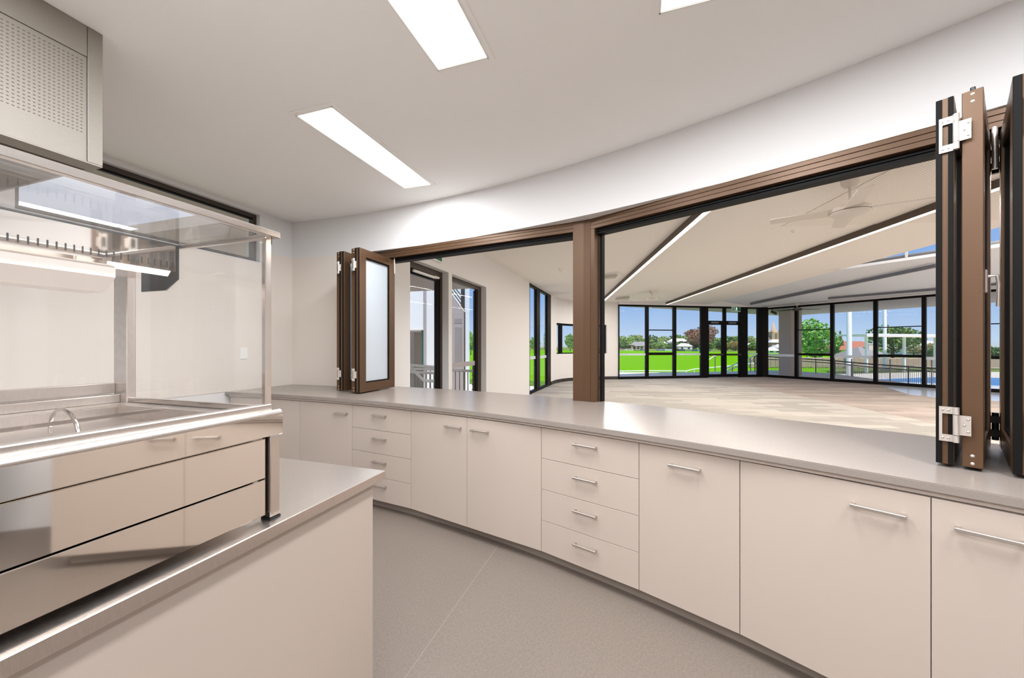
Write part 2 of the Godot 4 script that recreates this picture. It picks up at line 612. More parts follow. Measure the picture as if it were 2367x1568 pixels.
func hall_shell() -> void:
	var s := st()
	var hp := hall_poly()
	# carpet planks, lighter on the near side of a line, browner beyond it; pale tiles by the pool windows
	var fl := frame_of("floor", "beige carpet planks of the hall in a lighter and a browner field")
	prism(s, hall_poly(0.25), -0.25, -0.012)
	obj("slab", s, M.subfloor, fl)
	var tile_zone := PackedVector2Array([Vector2(7.93, -16.75), Vector2(7.557, -15.157), Vector2(7.137, -13.55), Vector2(7.334, -12.87), Vector2(8.913, -12.4), Vector2(11.9, -12.0), Vector2(12.15, -12.8)])
	s = st()
	prism(s, tile_zone, -0.012, 0.001)
	obj("tile_field", s, M.tile_white, fl)
	var far := EDGE0 - EDGED * 3.0
	var near := EDGE0 + EDGED * 20.0
	var right := Vector2(30, 0)
	var fields := [[Geometry2D.intersect_polygons(hp, PackedVector2Array([far, near, near - right, far - right])), "carpet_light_"], [Geometry2D.intersect_polygons(hp, PackedVector2Array([far, near, near + right, far + right])), "carpet_dark_"]]
	var lx := Vector2(0.9765, -0.2155)
	var lz := EDGED
	var found := []
	for fd in fields:
		for area_ in fd[0]:
			for j in range(-70, 40):
				for i in range(-8, 17):
					var o := lx * (i * 1.0 + 0.5 * (j & 1)) + lz * (j * 0.25) + Vector2(1, -8)
					if o.y > 0.0 or o.y < -20.0: continue
					var q := PackedVector2Array([o, o + lx * 0.998, o + lx * 0.998 + lz * 0.248, o + lz * 0.248])
					for piece in Geometry2D.intersect_polygons(area_, q):
						for keep in Geometry2D.clip_polygons(piece, tile_zone):
							if keep.size() > 2 and not Geometry2D.is_polygon_clockwise(keep) and Geometry2D.triangulate_polygon(keep).size() > 0:
								var mid: Vector2 = (q[0] + q[2]) * 0.5
								var dep := -(mid.x * 0.3154 - mid.y * -0.949)
								dep = -(mid.x * 0.3154 + mid.y * 0.949)
								var side := absf((mid.x * 0.949 - mid.y * 0.3154) / maxf(dep, 0.1))
								var seen := dep > 4.7 and side < 1.15
								found.append([dep if seen else 99.0 + dep, keep, fd[1], rng.randi() % 4])
	found.sort_custom(func(a, b): return a[0] < b[0])
	var rest := {}
	for k in found.size():
		var key: String = found[k][2] + str(found[k][3])
		if k < 300:
			s = st()
			prism(s, found[k][1], -0.012, 0.0)
			obj("carpet_plank", s, M[key], fl)
		else:
			if not rest.has(key): rest[key] = st()
			prism(rest[key], found[k][1], -0.012, 0.0)
	for key in rest:
		var o := obj("carpet_field", rest[key], M[key], fl)
		o.set_meta("kind", "stuff")
	# left wall of the hall with a door, a window and a corner glazing
	s = st()
	var a := -3.07
	var b := -2.87
	mm(s, Vector3(a, -0.25, -4.358), Vector3(b, 3.3, -3.5))
	mm(s, Vector3(a, 2.52, -5.435), Vector3(b, 3.3, -4.358))
	mm(s, Vector3(a, -0.25, -5.553), Vector3(b, 3.3, -5.435))
	mm(s, Vector3(a, 2.52, -7.014), Vector3(b, 3.3, -5.553))
	mm(s, Vector3(a, -0.25, -10.17), Vector3(b, 3.3, -7.014))
	mm(s, Vector3(a, 3.09, -12.87), Vector3(b, 3.3, -10.17))
	struct("wall_hall_left", s, M.hall_paint, "pale hall wall with a door and tall narrow windows")
	# curved wall in the far corner
	s = st()
	var bs := st()
	var c := curve_points()
	var nn := []
	for k in c.size():
		var d: Vector2 = (c[mini(k + 1, c.size() - 1)] - c[maxi(k - 1, 0)]).normalized()
		nn.append(Vector2(d.y, -d.x))        # out of the hall
	for k in c.size() - 1:
		var o0: Vector2 = c[k] + nn[k] * 0.2
		var o1: Vector2 = c[k + 1] + nn[k + 1] * 0.2
		var q := PackedVector2Array([c[k], c[k + 1], o1, o0])
		if k >= 2 and k <= 7:
			prism(s, q, -0.25, 1.05); prism(s, q, 2.2, 3.3)
		else:
			prism(s, q, -0.25, 3.3)
		prism(bs, PackedVector2Array([c[k], c[k + 1], c[k + 1] - nn[k + 1] * 0.02, c[k] - nn[k] * 0.02]), 0.0, 0.12)
	struct("wall_hall_curved", s, M.hall_paint, "pale curved wall in the far corner of the hall")
	struct("baseboard_curved", bs, M.skirting, "dark skirting at the foot of the curved hall wall")
	# hall walls out of frame on the right
	s = st()
	prism(s, PackedVector2Array([Vector2(7.5, -1.32), Vector2(12.15, -12.8), Vector2(12.35, -12.72), Vector2(7.7, -1.25)]), -0.25, 4.6)
	prism(s, PackedVector2Array([Vector2(3.0, -1.32), Vector2(7.6, -1.32), Vector2(7.6, -1.12), Vector2(3.0, -1.12)]), -0.25, 4.6)
	struct("wall_hall_right", s, M.hall_paint, "plain hall wall beyond the frame on the right")
	# ceilings: the flat timber one, then the white raked one with a clerestory over it
	var big := hall_poly(0.1)
	s = st()
	var main_poly: Array = Geometry2D.intersect_polygons(big, PackedVector2Array([far, near, near - right, far - right]))
	for p in main_poly: prism(s, p, 3.12, 3.3)
	struct("ceiling_hall", s, M.hall_ceiling, "flat pale timber board ceiling of the hall")
	s = st()
	for p in Geometry2D.intersect_polygons(main_poly[0], PackedVector2Array([Vector2(2.0, -6.6), Vector2(5.3, -7.33), Vector2(6.3, -2.8), Vector2(3.0, -2.07)])): prism(s, p, 3.112, 3.121)
	struct("ceiling_perforated", s, M.perforated_board, "perforated acoustic boards in the hall ceiling by the near fan")
	var u3 := (W3E - W2B).normalized()
	var n3 := Vector3(u3.z, 0, -u3.x)
	if n3.z < 0.0: n3 = -n3
	s = st()
	var ring := func(d0: float, d1: float) -> PackedVector2Array:
		var p0 := W2B + n3 * d0 - u3 * 6.0
		var p1 := W2B + n3 * d0 + u3 * 14.0
		var p2 := W2B + n3 * d1 + u3 * 14.0
		var p3 := W2B + n3 * d1 - u3 * 6.0
		return PackedVector2Array([Vector2(p0.x, p0.z), Vector2(p1.x, p1.z), Vector2(p2.x, p2.z), Vector2(p3.x, p3.z)])
	var raised: PackedVector2Array = Geometry2D.intersect_polygons(big, PackedVector2Array([far, near, near + right, far + right]))[0]
	for p in Geometry2D.intersect_polygons(raised, ring.call(-0.5, 0.75)): prism(s, p, 3.05, 3.3)
	struct("ceiling_soffit", s, M.soffit_white, "flat white soffit above the pool windows")
	s = st()
	for p in Geometry2D.intersect_polygons(raised, ring.call(0.7, 4.06)):
		for tri in [Geometry2D.triangulate_polygon(p)]:
			for k in range(0, tri.size(), 3):
				var f := []
				var g := []
				for j in 3:
					var v: Vector2 = p[tri[k + j]]
					var dist := (Vector3(v.x, 0, v.y) - W2B).dot(n3)
					f.append(Vector3(v.x, 3.05 + 0.15 * (dist - 0.7), v.y))
					g.append(Vector3(v.x, 3.2 + 0.15 * (dist - 0.7), v.y))
				face(s, f, Vector3.DOWN); face(s, g, Vector3.UP)
	struct("ceiling_raked", s, M.raked_white, "white raked ceiling lit by the clerestory above the pool windows")
	s = st()
	for p in Geometry2D.intersect_polygons(raised, ring.call(4.0, 20.0)): prism(s, p, 4.5, 4.7)
	struct("ceiling_upper", s, M.raked_white, "white upper ceiling behind the clerestory")
	# bulkhead that closes the step beside the flat ceiling
	s = st()
	prism(s, PackedVector2Array([far, near, near - lx * 0.1, far - lx * 0.1]), 3.3, 4.6)
	struct("wall_bulkhead", s, M.raked_white, "white bulkhead along the step of the hall ceiling")
	# clerestory
	var cl := frame_of("window_4", "bright clerestory strip above the white raked ceiling")
	var e0 := W2B + n3 * 4.06 - u3 * 1.0
	var t := between(e0, e0 + u3)
	var o := obj("pane", box_of(Vector3(0, 3.62, -0.004), Vector3(10.5, 4.46, 0.004)), M.glass, cl)
	o.transform = t
	o = obj("sill", box_of(Vector3(0, 3.55, -0.03), Vector3(10.5, 3.62, 0.03)), M.raked_white, cl)
	o.transform = t
	for k in 9:
		o = obj("mullion", box_of(Vector3(0.6 + k * 1.2, 3.6, -0.03), Vector3(0.64 + k * 1.2, 4.5, 0.03)), M.soffit_white, cl)
		o.transform = t

# ---------------------------------------------------------------- glazing of the hall
func bar(f: Node3D, called: String, x0: float, x1: float, y0: float, y1: float, d := 0.05, m := "black_frame") -> void:
	obj(called, box_of(Vector3(x0, y0, -d), Vector3(x1, y1, d), 0.003), M[m], f)

func pane(f: Node3D, x0: float, x1: float, y0: float, y1: float, z := 0.0) -> void:
	obj("pane", box_of(Vector3(x0, y0, z - 0.003), Vector3(x1, y1, z + 0.003)), M.window_glass, f)

func strip(f: Node3D, x0: float, x1: float, y0: float, y1: float, z := 0.006) -> void:
	obj("safety_strip", box_of(Vector3(x0, y0, z - 0.001), Vector3(x1, y1, z + 0.001)), M.decal, f)

func glazing() -> void:
	var t := between(W2A, W2B)
	var f := frame_of("window_5", "black framed window wall facing the sports oval")
	f.transform = t
	bar(f, "head_frame", 0, 6.87, 2.96, 3.03)
	bar(f, "sill_frame", 0, 4.06, 0.0, 0.1)
	bar(f, "sill_frame", 5.58, 6.87, 0.0, 0.1)
	for e in [[0.0, 0.03], [1.2, 1.32], [2.445, 2.568], [3.73, 4.06], [5.58, 5.975], [6.5, 6.84]]:
		bar(f, "mullion", e[0], e[1], 0.0, 2.98, 0.06)
	bar(f, "transom", 1.32, 2.445, 0.97, 1.08)
	bar(f, "transom", 1.32, 2.445, 1.985, 2.025, 0.03)
	for e in [[0.03, 1.2], [2.568, 3.73], [5.975, 6.5]]:
		pane(f, e[0], e[1], 0.1, 2.96)
		strip(f, e[0], e[1], 0.962, 1.04)
	for e in [[0.1, 0.97], [1.08, 1.985], [2.025, 2.96]]: pane(f, 1.32, 2.445, e[0], e[1])
	# double door
	var d := frame_of("door_1", "black double glass door with push bars under a glazed fanlight")
	d.transform = t
	bar(d, "transom", 4.06, 5.58, 2.3, 2.42)
	bar(d, "mullion", 4.807, 4.93, 2.42, 2.98)
	pane(d, 4.06, 4.807, 2.42, 2.96); pane(d, 4.93, 5.58, 2.42, 2.96)
	for e in [[4.06, 4.12, 4.72, 4.84], [4.85, 4.97, 5.57, 5.63]]:
		var lf := obj("door_leaf", leaf_frame(e[0], e[1], e[2], e[3], 0.02, 0.143, 2.25, 2.3), M.black_frame, d)
		obj("pane", box_of(Vector3(e[1], 0.143, -0.003), Vector3(e[2], 2.25, 0.003)), M.window_glass, lf)
		var s := st()
		tube(s, [Vector3(e[1] - 0.03, 0.98, 0.1), Vector3(e[2] + 0.03, 0.98, 0.1)], 0.042, 10)
		obj("push_bar", s, M.dark_bronze, lf)
		obj("door_closer", box_of(Vector3(e[1] + 0.05, 2.3, 0.05), Vector3(e[1] + 0.4, 2.37, 0.12), 0.01), M.profile_grey, lf)
	# pool side
	t = between(W2B, W3E)
	f = frame_of("window_6", "black framed window wall facing the pool")
	f.transform = t
	var n := (W3E - W2B).length()
	bar(f, "head_frame", 0, n, 2.93, 3.0)
	bar(f, "sill_frame", 0, n, 0.0, 0.1)
	for e in [[0.03, 0.13], [1.186, 1.3], [2.393, 2.5], [3.65, 3.755], [4.85, 4.945], [6.1, 6.2], [7.35, 7.45], [8.6, 8.7], [n - 0.1, n]]:
		bar(f, "mullion", e[0], e[1], 0.0, 2.95, 0.06)
	for e in [[0.13, 1.186, 0], [1.3, 2.393, 1], [2.5, 3.65, 0], [3.755, 4.85, 1], [4.945, 6.1, 0], [6.2, 7.35, 1], [7.45, 8.6, 0], [8.7, n - 0.1, 1]]:
		if e[2] == 1:
			bar(f, "transom", e[0], e[1], 0.965, 1.055)
			bar(f, "transom", e[0], e[1], 1.98, 2.01, 0.03)
			pane(f, e[0], e[1], 0.1, 0.965); pane(f, e[0], e[1], 1.055, 1.98); pane(f, e[0], e[1], 2.01, 2.93)
		else:
			pane(f, e[0], e[1], 0.1, 2.93)
			strip(f, e[0], e[1], 0.905, 1.0)
	# corner post and the heads over the glass
	var s := st()
	mm(s, Vector3(W2B.x - 0.12, 0, W2B.z - 0.06), Vector3(W2B.x + 0.1, 3.03, W2B.z + 0.14))
	struct("trim_corner_post", s, M.black_frame, "black corner post between the two window walls")
	s = st()
	mm(s, Vector3(0, 3.03, -0.1), Vector3(6.87, 3.3, 0.06), 0.0, between(W2A, W2B))
	mm(s, Vector3(0, 3.0, -0.1), Vector3(n, 3.2, 0.04), 0.0, between(W2B, W3E))
	struct("wall_head", s, M.hall_paint, "white wall band over the hall windows")
	# hall left wall: glass door, window, corner glazing; local x runs towards -z
	var tl := Transform3D(Basis(Vector3(0, 0, -1), Vector3.UP, Vector3(1, 0, 0)), Vector3(-3.02, 0, 0))
	d = frame_of("door_2", "bronze framed glass door in the side wall of the hall")
	d.transform = tl
	bar(d, "head_frame", 4.358, 5.435, 2.43, 2.52, 0.04, "dark_bronze")
	bar(d, "jamb", 5.375, 5.435, 0.0, 2.43, 0.04, "dark_bronze")
	bar(d, "jamb", 4.358, 4.4, 0.0, 2.43, 0.04, "dark_bronze")
	var lf := obj("door_leaf", leaf_frame(4.4, 4.5, 5.28, 5.375, 0.02, 0.2, 2.36, 2.43), M.black_frame, d)
	obj("pane", box_of(Vector3(4.5, 0.2, -0.003), Vector3(5.28, 2.36, 0.003)), M.window_glass, lf)
	obj("door_closer", box_of(Vector3(4.55, 2.375, 0.05), Vector3(5.16, 2.41, 0.09), 0.008), M.white_plastic, d)
	obj("closer_box", box_of(Vector3(5.1, 2.385, 0.05), Vector3(5.24, 2.415, 0.1), 0.006), M.white_plastic, d)
	f = frame_of("window_7", "tall bronze framed window beside the glass door of the hall")
	f.transform = tl
	for e in [[5.553, 7.014, 2.45, 2.52], [5.553, 7.014, 0.0, 0.1]]: bar(f, "head_frame", e[0], e[1], e[2], e[3], 0.04, "dark_bronze")
	for e in [[5.553, 5.6], [6.86, 7.014]]: bar(f, "jamb", e[0], e[1], 0.1, 2.45, 0.04, "dark_bronze")
	bar(f, "gasket", 6.78, 6.86, 0.1, 2.42, 0.03, "rubber")
	pane(f, 5.6, 6.78, 0.1, 2.45)
	obj("safety_strip", box_of(Vector3(5.6, 0.975, 0.004), Vector3(6.85, 1.06, 0.008)), M.grey_panel, f)
	f = frame_of("window_8", "tall black corner glazing at the end of the hall side wall")
	f.transform = Transform3D(tl.basis, Vector3(-2.91, 0, 0))
	bar(f, "head_frame", 10.17, 12.87, 3.03, 3.1)
	bar(f, "sill_frame", 10.17, 12.87, 0.0, 0.07)
	for e in [[10.17, 10.2], [10.95, 11.35], [12.35, 12.87]]: bar(f, "mullion", e[0], e[1], 0.07, 3.03, 0.045)
	pane(f, 10.2, 10.95, 0.07, 3.03); pane(f, 11.35, 12.35, 0.07, 3.03)
	strip(f, 10.2, 10.95, 0.965, 1.05); strip(f, 11.35, 12.35, 0.96, 1.04)
	# window in the curved wall
	f = frame_of("window_9", "black framed band window in the curved hall wall")
	var c := curve_points()
	for k in range(2, 8):
		var a := Vector3(c[k].x, 0, c[k].y)
		var b := Vector3(c[k + 1].x, 0, c[k + 1].y)
		var tt := between(a, b)
		tt.origin -= tt.basis.z * 0.13
		var len := (b - a).length()
		for e in [["head_frame", 0.0, len, 2.13, 2.2], ["sill_frame", 0.0, len, 1.05, 1.09]]:
			var o := obj(e[0], box_of(Vector3(e[1], e[3], -0.03), Vector3(e[2], e[4], 0.03)), M.black_frame, f)
			o.transform = tt
		var g := obj("pane", box_of(Vector3(0, 1.09, -0.003), Vector3(len, 2.13, 0.003)), M.window_glass, f)
		g.transform = tt
		if k in [2, 3, 5, 7]:
			var w: float = 0.2 if k == 3 else 0.07
			var x: float = len - w if k == 7 else 0.0
			var m := obj("mullion", box_of(Vector3(x, 1.09, -0.035), Vector3(x + w, 2.13, 0.035)), M.black_frame, f)
			m.transform = tt

func leaf_frame(x0: float, g0: float, g1: float, x1: float, y0: float, h0: float, h1: float, y1: float) -> SurfaceTool:
	var s := st()
	mm(s, Vector3(x0, y0, -0.022), Vector3(g0, y1, 0.022)); mm(s, Vector3(g1, y0, -0.022), Vector3(x1, y1, 0.022))
	mm(s, Vector3(g0, y0, -0.022), Vector3(g1, h0, 0.022)); mm(s, Vector3(g0, h1, -0.022), Vector3(g1, y1, 0.022))
	return s

# ---------------------------------------------------------------- servery counter
const DOOR_TOP := 0.847
const DOOR_BOTTOM := 0.082

func handle_mesh() -> ArrayMesh:
	var s := st()
	mm(s, Vector3(-0.0725, -0.006, 0.022), Vector3(0.0725, 0.006, 0.032), 0.0015)
	for x in [-0.064, 0.064]: mm(s, Vector3(x - 0.005, -0.005, 0.0), Vector3(x + 0.005, 0.005, 0.023))
	return put(s)

func unit(called: String, label: String, d0: float, d1: float, depth := 0.56) -> Array:
	# a base unit whose front is the chord between two angles of the arc; local z points into the kitchen
	var a := arc(8.8, d0)
	var b := arc(8.8, d1)
	var m := (a + b) * 0.5
	var w := (b - a).length()
	var o := thing(called, label, "cabinet", Vector3(m.x, 0, m.y), -deg_to_rad((d0 + d1) * 0.5), "base units under the curved counter")
	var narrow := w * (8.8 + depth) / 8.8
	var s := st()
	prism(s, PackedVector2Array([Vector2(-w / 2 + 0.001, -0.019), Vector2(w / 2 - 0.001, -0.019), Vector2(narrow / 2 - 0.001, -depth), Vector2(-narrow / 2 + 0.001, -depth)]), DOOR_BOTTOM, 0.852)
	obj("carcass", s, M.carcass, o)
	return [o, w]

func front(o: Node3D, called: String, x0: float, x1: float, y0: float, y1: float, hx: float, hy: float, hm: Mesh) -> void:
	var d := obj(called, box_of(Vector3(x0, y0, -0.018), Vector3(x1, y1, 0.0), 0.0008), M.laminate, o)
	if hm:
		var h := inst("handle", hm, M.handle_metal, d)
		h.position = Vector3(hx, hy, 0)

func cabinets() -> void:
	var hm := handle_mesh()
	var g := 0.0013
	var u := unit("corner_cabinet", "plain corner panel of the counter beside the side wall", -3.75, 1.93)
	front(u[0], "filler_panel", -u[1] / 2 + g, u[1] / 2 - g, DOOR_BOTTOM, DOOR_TOP, 0, 0, null)
	u = unit("base_cabinet", "single door base cabinet below the folded left windows", 1.93, 6.017)
	front(u[0], "door", -u[1] / 2 + g, u[1] / 2 - g, DOOR_BOTTOM, DOOR_TOP, u[1] / 2 - 0.117, 0.77, hm)
	u = unit("drawer_cabinet", "small four drawer unit behind the corner of the steel bench", 6.017, 10.234)
	drawers(u, hm)
	u = unit("base_cabinet", "two door base cabinet between the two drawer units", 10.234, 17.692)
	var j: float = -u[1] / 2 + u[1] * (13.862 - 10.234) / (17.692 - 10.234)
	front(u[0], "door", -u[1] / 2 + g, j - g, DOOR_BOTTOM, DOOR_TOP, j - 0.117, 0.77, hm)
	front(u[0], "door", j + g, u[1] / 2 - g, DOOR_BOTTOM, DOOR_TOP, j + 0.12, 0.77, hm)
	u = unit("drawer_cabinet", "large four drawer unit below the bronze post", 17.692, 21.653)
	drawers(u, hm)
	u = unit("base_cabinet", "narrow base cabinet with its handle in the middle of the door", 21.653, 24.63)
	front(u[0], "door", -u[1] / 2 + g, u[1] / 2 - g, DOOR_BOTTOM, DOOR_TOP, 0.0, 0.77, hm)
	u = unit("base_cabinet", "wide two door base cabinet nearest the camera on the right", 24.63, 32.9)
	j = -u[1] / 2 + u[1] * (28.316 - 24.63) / (32.9 - 24.63)
	front(u[0], "door", -u[1] / 2 + g, j - g, DOOR_BOTTOM, DOOR_TOP, j - 0.128, 0.77, hm)
	front(u[0], "door", j + g, u[1] / 2 - g, DOOR_BOTTOM, DOOR_TOP, j + 0.122, 0.77, hm)
	var s := st()
	arc_wall(s, 8.868, 8.882, -3.9, 32.6, 0.0, 0.08, 40)
	struct("trim_kickboard", s, M.kick, "recessed grey kickboard under the counter units")
	# worktop, with the packing rail under its front edge
	var o := thing("worktop", "long curved pale stone worktop running through both servery openings", "worktop")
	s = st()
	arc_wall(s, 8.766, 9.73, -3.9, 33.2, 0.872, 0.8965, 80)
	arc_wall(s, 8.769, 9.727, -3.9, 33.2, 0.8965, 0.9, 80)
	obj("slab", s, M.worktop, o)
	s = st()
	arc_wall(s, 8.782, 9.5, -3.7, 33.0, 0.853, 0.8715, 80)
	obj("packing_rail", s, M.laminate, o)

func drawers(u: Array, hm: Mesh) -> void:
	var h := (DOOR_TOP - DOOR_BOTTOM) / 4.0
	for k in 4:
		var y1 := DOOR_TOP - h * k
		front(u[0], "drawer", -u[1] / 2 + 0.0013, u[1] / 2 - 0.0013, y1 - h + (0.0 if k == 3 else 0.0026), y1, 0.0, y1 - 0.064, hm)

# ---------------------------------------------------------------- island and warmer
func wobj(called: String, s: SurfaceTool, m: Material, parent: Node3D) -> MeshInstance3D:
	# a part whose shape is given in world metres, under a thing that is not turned
	var o := obj(called, s, m, parent)
	o.position = -parent.position
	return o

func island() -> void:
	var o := thing("island_bench", "steel topped island bench with a beige front panel", "bench", Vector3(-1.26, 0, 0.1))
	var s := st()
	mm(s, Vector3(-1.62, 0.1, -1.115), Vector3(-0.918, 0.866, 1.38))
	wobj("carcass", s, M.carcass, o)
	wobj("front_panel", box_of(Vector3(-0.917, 0.03, -1.133), Vector3(-0.9, 0.867, 1.38), 0.001), M.laminate, o)
	wobj("end_panel", box_of(Vector3(-1.62, 0.03, -1.133), Vector3(-0.9175, 0.867, -1.116), 0.001), M.laminate, o)
	wobj("kickboard", box_of(Vector3(-1.6, 0, -1.1), Vector3(-0.95, 0.1, 1.36)), M.kick, o)
	wobj("steel_top", box_of(Vector3(-1.66, 0.8685, -1.161), Vector3(-0.868, 0.9, 1.42), 0.002), M.brushed_steel, o)

func warmer() -> void:
	var o := thing("food_warmer", "glass topped stainless heated food display standing on the island bench", "food warmer", Vector3(-1.25, 0.9, 0.0))
	var zf := -0.772
	var zn := 0.75
	var s: SurfaceTool
	for e in [[-0.93, -0.9, -0.762, -0.734], [-0.93, -0.9, 0.72, 0.748], [-1.585, -1.555, -0.762, -0.734], [-1.585, -1.555, 0.72, 0.748]]:
		var leg := wobj("leg", box_of(Vector3(e[0], 0.906, e[2]), Vector3(e[1], 1.116, e[3]), 0.002), M.chrome, o)
		obj("foot_cap", box_of(Vector3(e[0] - 0.001, 0.9, e[2] - 0.001), Vector3(e[1] + 0.001, 0.906, e[3] + 0.001)), M.black_plastic, leg)
	wobj("body", box_of(Vector3(-1.58, 0.93, -0.715), Vector3(-0.935, 1.14, zn - 0.03)), M.brushed_steel, o)
	wobj("front_panel", box_of(Vector3(-0.93, 1.0115, -0.725), Vector3(-0.905, 1.113, zn), 0.0015), M.mirror_steel, o)
	wobj("front_panel", box_of(Vector3(-0.93, 0.917, -0.725), Vector3(-0.905, 1.0085, zn), 0.0015), M.mirror_steel, o)
	wobj("edge_trim", box_of(Vector3(-0.934, 0.917, -0.731), Vector3(-0.912, 1.113, -0.7265)), M.profile_brown, o)
	# apron under the glass with a rounded top edge
	s = st()
	mm(s, Vector3(-0.95, 1.116, zf), Vector3(-0.9, 1.17, zn), 0.002)
	wobj("apron", s, M.mirror_steel, o)
	s = st()
	tube(s, [Vector3(-0.9115, 1.1705, zf + 0.002), Vector3(-0.9115, 1.1705, zn)], 0.0115, 14)
	wobj("bullnose", s, M.brushed_steel, o)
	wobj("apron_end", box_of(Vector3(-1.58, 1.116, zf), Vector3(-0.95, 1.178, zf + 0.02), 0.002), M.mirror_steel, o)
	wobj("glass_channel", box_of(Vector3(-0.952, 1.17, zf + 0.012), Vector3(-0.925, 1.196, zn), 0.002), M.brushed_steel, o)
	# deck with three wells
	s = st()
	mm(s, Vector3(-1.03, 1.155, zf + 0.02), Vector3(-0.95, 1.175, zn)); mm(s, Vector3(-1.58, 1.155, zf + 0.02), Vector3(-1.46, 1.175, zn))
	for z in [[zf + 0.02, -0.70], [-0.26, -0.23], [0.21, 0.24], [0.68, zn]]: mm(s, Vector3(-1.46, 1.155, z[0]), Vector3(-1.03, 1.175, z[1]))
	wobj("deck", s, M.brushed_steel, o)
	for z in [[-0.70, -0.26], [-0.23, 0.21], [0.24, 0.68]]:
		s = st()
		mm(s, Vector3(-1.46, 1.03, z[0]), Vector3(-1.03, 1.04, z[1]))
		mm(s, Vector3(-1.46, 1.03, z[0]), Vector3(-1.455, 1.172, z[1])); mm(s, Vector3(-1.035, 1.03, z[0]), Vector3(-1.03, 1.172, z[1]))
		mm(s, Vector3(-1.455, 1.03, z[0]), Vector3(-1.035, 1.172, z[0] + 0.005)); mm(s, Vector3(-1.455, 1.03, z[1] - 0.005), Vector3(-1.035, 1.172, z[1]))
		var well := wobj("well", s, M.brushed_steel, o)
		obj("well_rim", box_of(Vector3(-1.25, 1.172, z[0] - 0.004), Vector3(-1.24, 1.18, z[1] + 0.004)), M.chrome, well)
	# wire lifting handle in the first well
	s = st()
	var hp := []
	for k in 13:
		var a := PI * k / 12.0
		hp.append(Vector3(-1.24 + 0.105 * cos(a), 1.155 + 0.05 * sin(a), -0.5 + 0.02 * cos(a)))
	tube(s, hp, 0.004, 8)
	tube(s, [Vector3(-1.135, 1.155, -0.48), Vector3(-1.135, 1.05, -0.48)], 0.004, 8)
	tube(s, [Vector3(-1.345, 1.155, -0.52), Vector3(-1.345, 1.05, -0.52)], 0.004, 8)
	wobj("lifting_handle", s, M.chrome, o)
	# glass
	wobj("front_glass", box_of(Vector3(-0.94, 1.19, -0.742), Vector3(-0.935, 1.636, zn)), M.glass, o)
	wobj("end_glass", box_of(Vector3(-1.5, 1.178, -0.756), Vector3(-0.942, 1.636, -0.751)), M.glass, o)
	wobj("top_glass", box_of(Vector3(-1.285, 1.641, -0.745), Vector3(-0.915, 1.646, zn)), M.glass, o)
	# chrome rails
	wobj("corner_post", box_of(Vector3(-0.944, 1.19, -0.762), Vector3(-0.929, 1.636, -0.744), 0.002), M.chrome, o)
	wobj("top_rail", box_of(Vector3(-0.915, 1.634, -0.764), Vector3(-0.9, 1.65, zn), 0.0015), M.chrome, o)
	wobj("top_rail", box_of(Vector3(-1.29, 1.634, -0.762), Vector3(-0.915, 1.646, -0.748), 0.0015), M.chrome, o)
	wobj("end_rail", box_of(Vector3(-1.5, 1.176, -0.762), Vector3(-0.944, 1.19, -0.746), 0.0015), M.chrome, o)
	wobj("gusset", box_of(Vector3(-0.944, 1.622, -0.7635), Vector3(-0.93, 1.634, -0.762)), M.black_plastic, o)
	# heat lamp gantry
	var along := Transform3D(Basis(Vector3(1, 0, 0), Vector3(0, 0, 1), Vector3(0, 1, 0)), Vector3.ZERO)
	s = st()
	prism(s, PackedVector2Array([Vector2(-1.28, 1.64), Vector2(-1.28, 1.566), Vector2(-1.298, 1.552), Vector2(-1.43, 1.552), Vector2(-1.43, 1.64)]), -0.745, zn, along)
	var gy := wobj("lamp_gantry", s, M.mirror_steel, o)
	obj("edge_seal", box_of(Vector3(-1.29, 1.64, -0.748), Vector3(-1.278, 1.645, zn)), M.black_plastic, gy)
	s = st()
	prism(s, PackedVector2Array([Vector2(-1.276, 1.645), Vector2(-1.276, 1.545), Vector2(-1.33, 1.515), Vector2(-1.44, 1.515), Vector2(-1.44, 1.645)]), -0.75, -0.7455, along)
	obj("end_cap", s, M.black_plastic, gy)
	s = st()
	for k in 23: mm(s, Vector3(-1.2795, 1.575, -0.738 + k * 0.0145), Vector3(-1.281, 1.592, -0.735 + k * 0.0145))
	var sl := obj("vent_slots", s, M.slot_black, gy)
	sl.set_meta("kind", "stuff")
	s = st()
	prism(s, PackedVector2Array([Vector2(-1.292, 1.553), Vector2(-1.292, 1.528), Vector2(-1.335, 1.492), Vector2(-1.42, 1.492), Vector2(-1.42, 1.553)]), -0.615, zn, along)
	var hd := wobj("lamp_housing", s, M.lamp_white, o)
	obj("lamp_reflector", box_of(Vector3(-1.405, 1.4915, -0.33), Vector3(-1.34, 1.494, -0.1)), M.chrome, hd)
	s = st()
	tube(s, [Vector3(-1.372, 1.486, -0.325), Vector3(-1.372, 1.486, -0.105)], 0.006, 8)
	obj("heat_tube", s, M.hinge_metal, hd)
	# back posts and rear ledge
	for z in [-0.752, 0.72]:
		wobj("back_post", box_of(Vector3(-1.565, 1.17, z - 0.012), Vector3(-1.5, 1.62, z + 0.012), 0.002), M.brushed_steel, o)
	wobj("rear_ledge", box_of(Vector3(-1.585, 1.175, -0.74), Vector3(-1.53, 1.2, zn), 0.002), M.brushed_steel, o)
	wobj("rear_ledge", box_of(Vector3(-1.585, 1.203, -0.74), Vector3(-1.555, 1.235, zn), 0.002), M.brushed_steel, o)
	wobj("rear_glass", box_of(Vector3(-1.572, 1.235, -0.74), Vector3(-1.568, 1.6, zn)), M.glass, o)
	wobj("rear_rail", box_of(Vector3(-1.58, 1.6, -0.745), Vector3(-1.43, 1.62, zn), 0.002), M.brushed_steel, o)

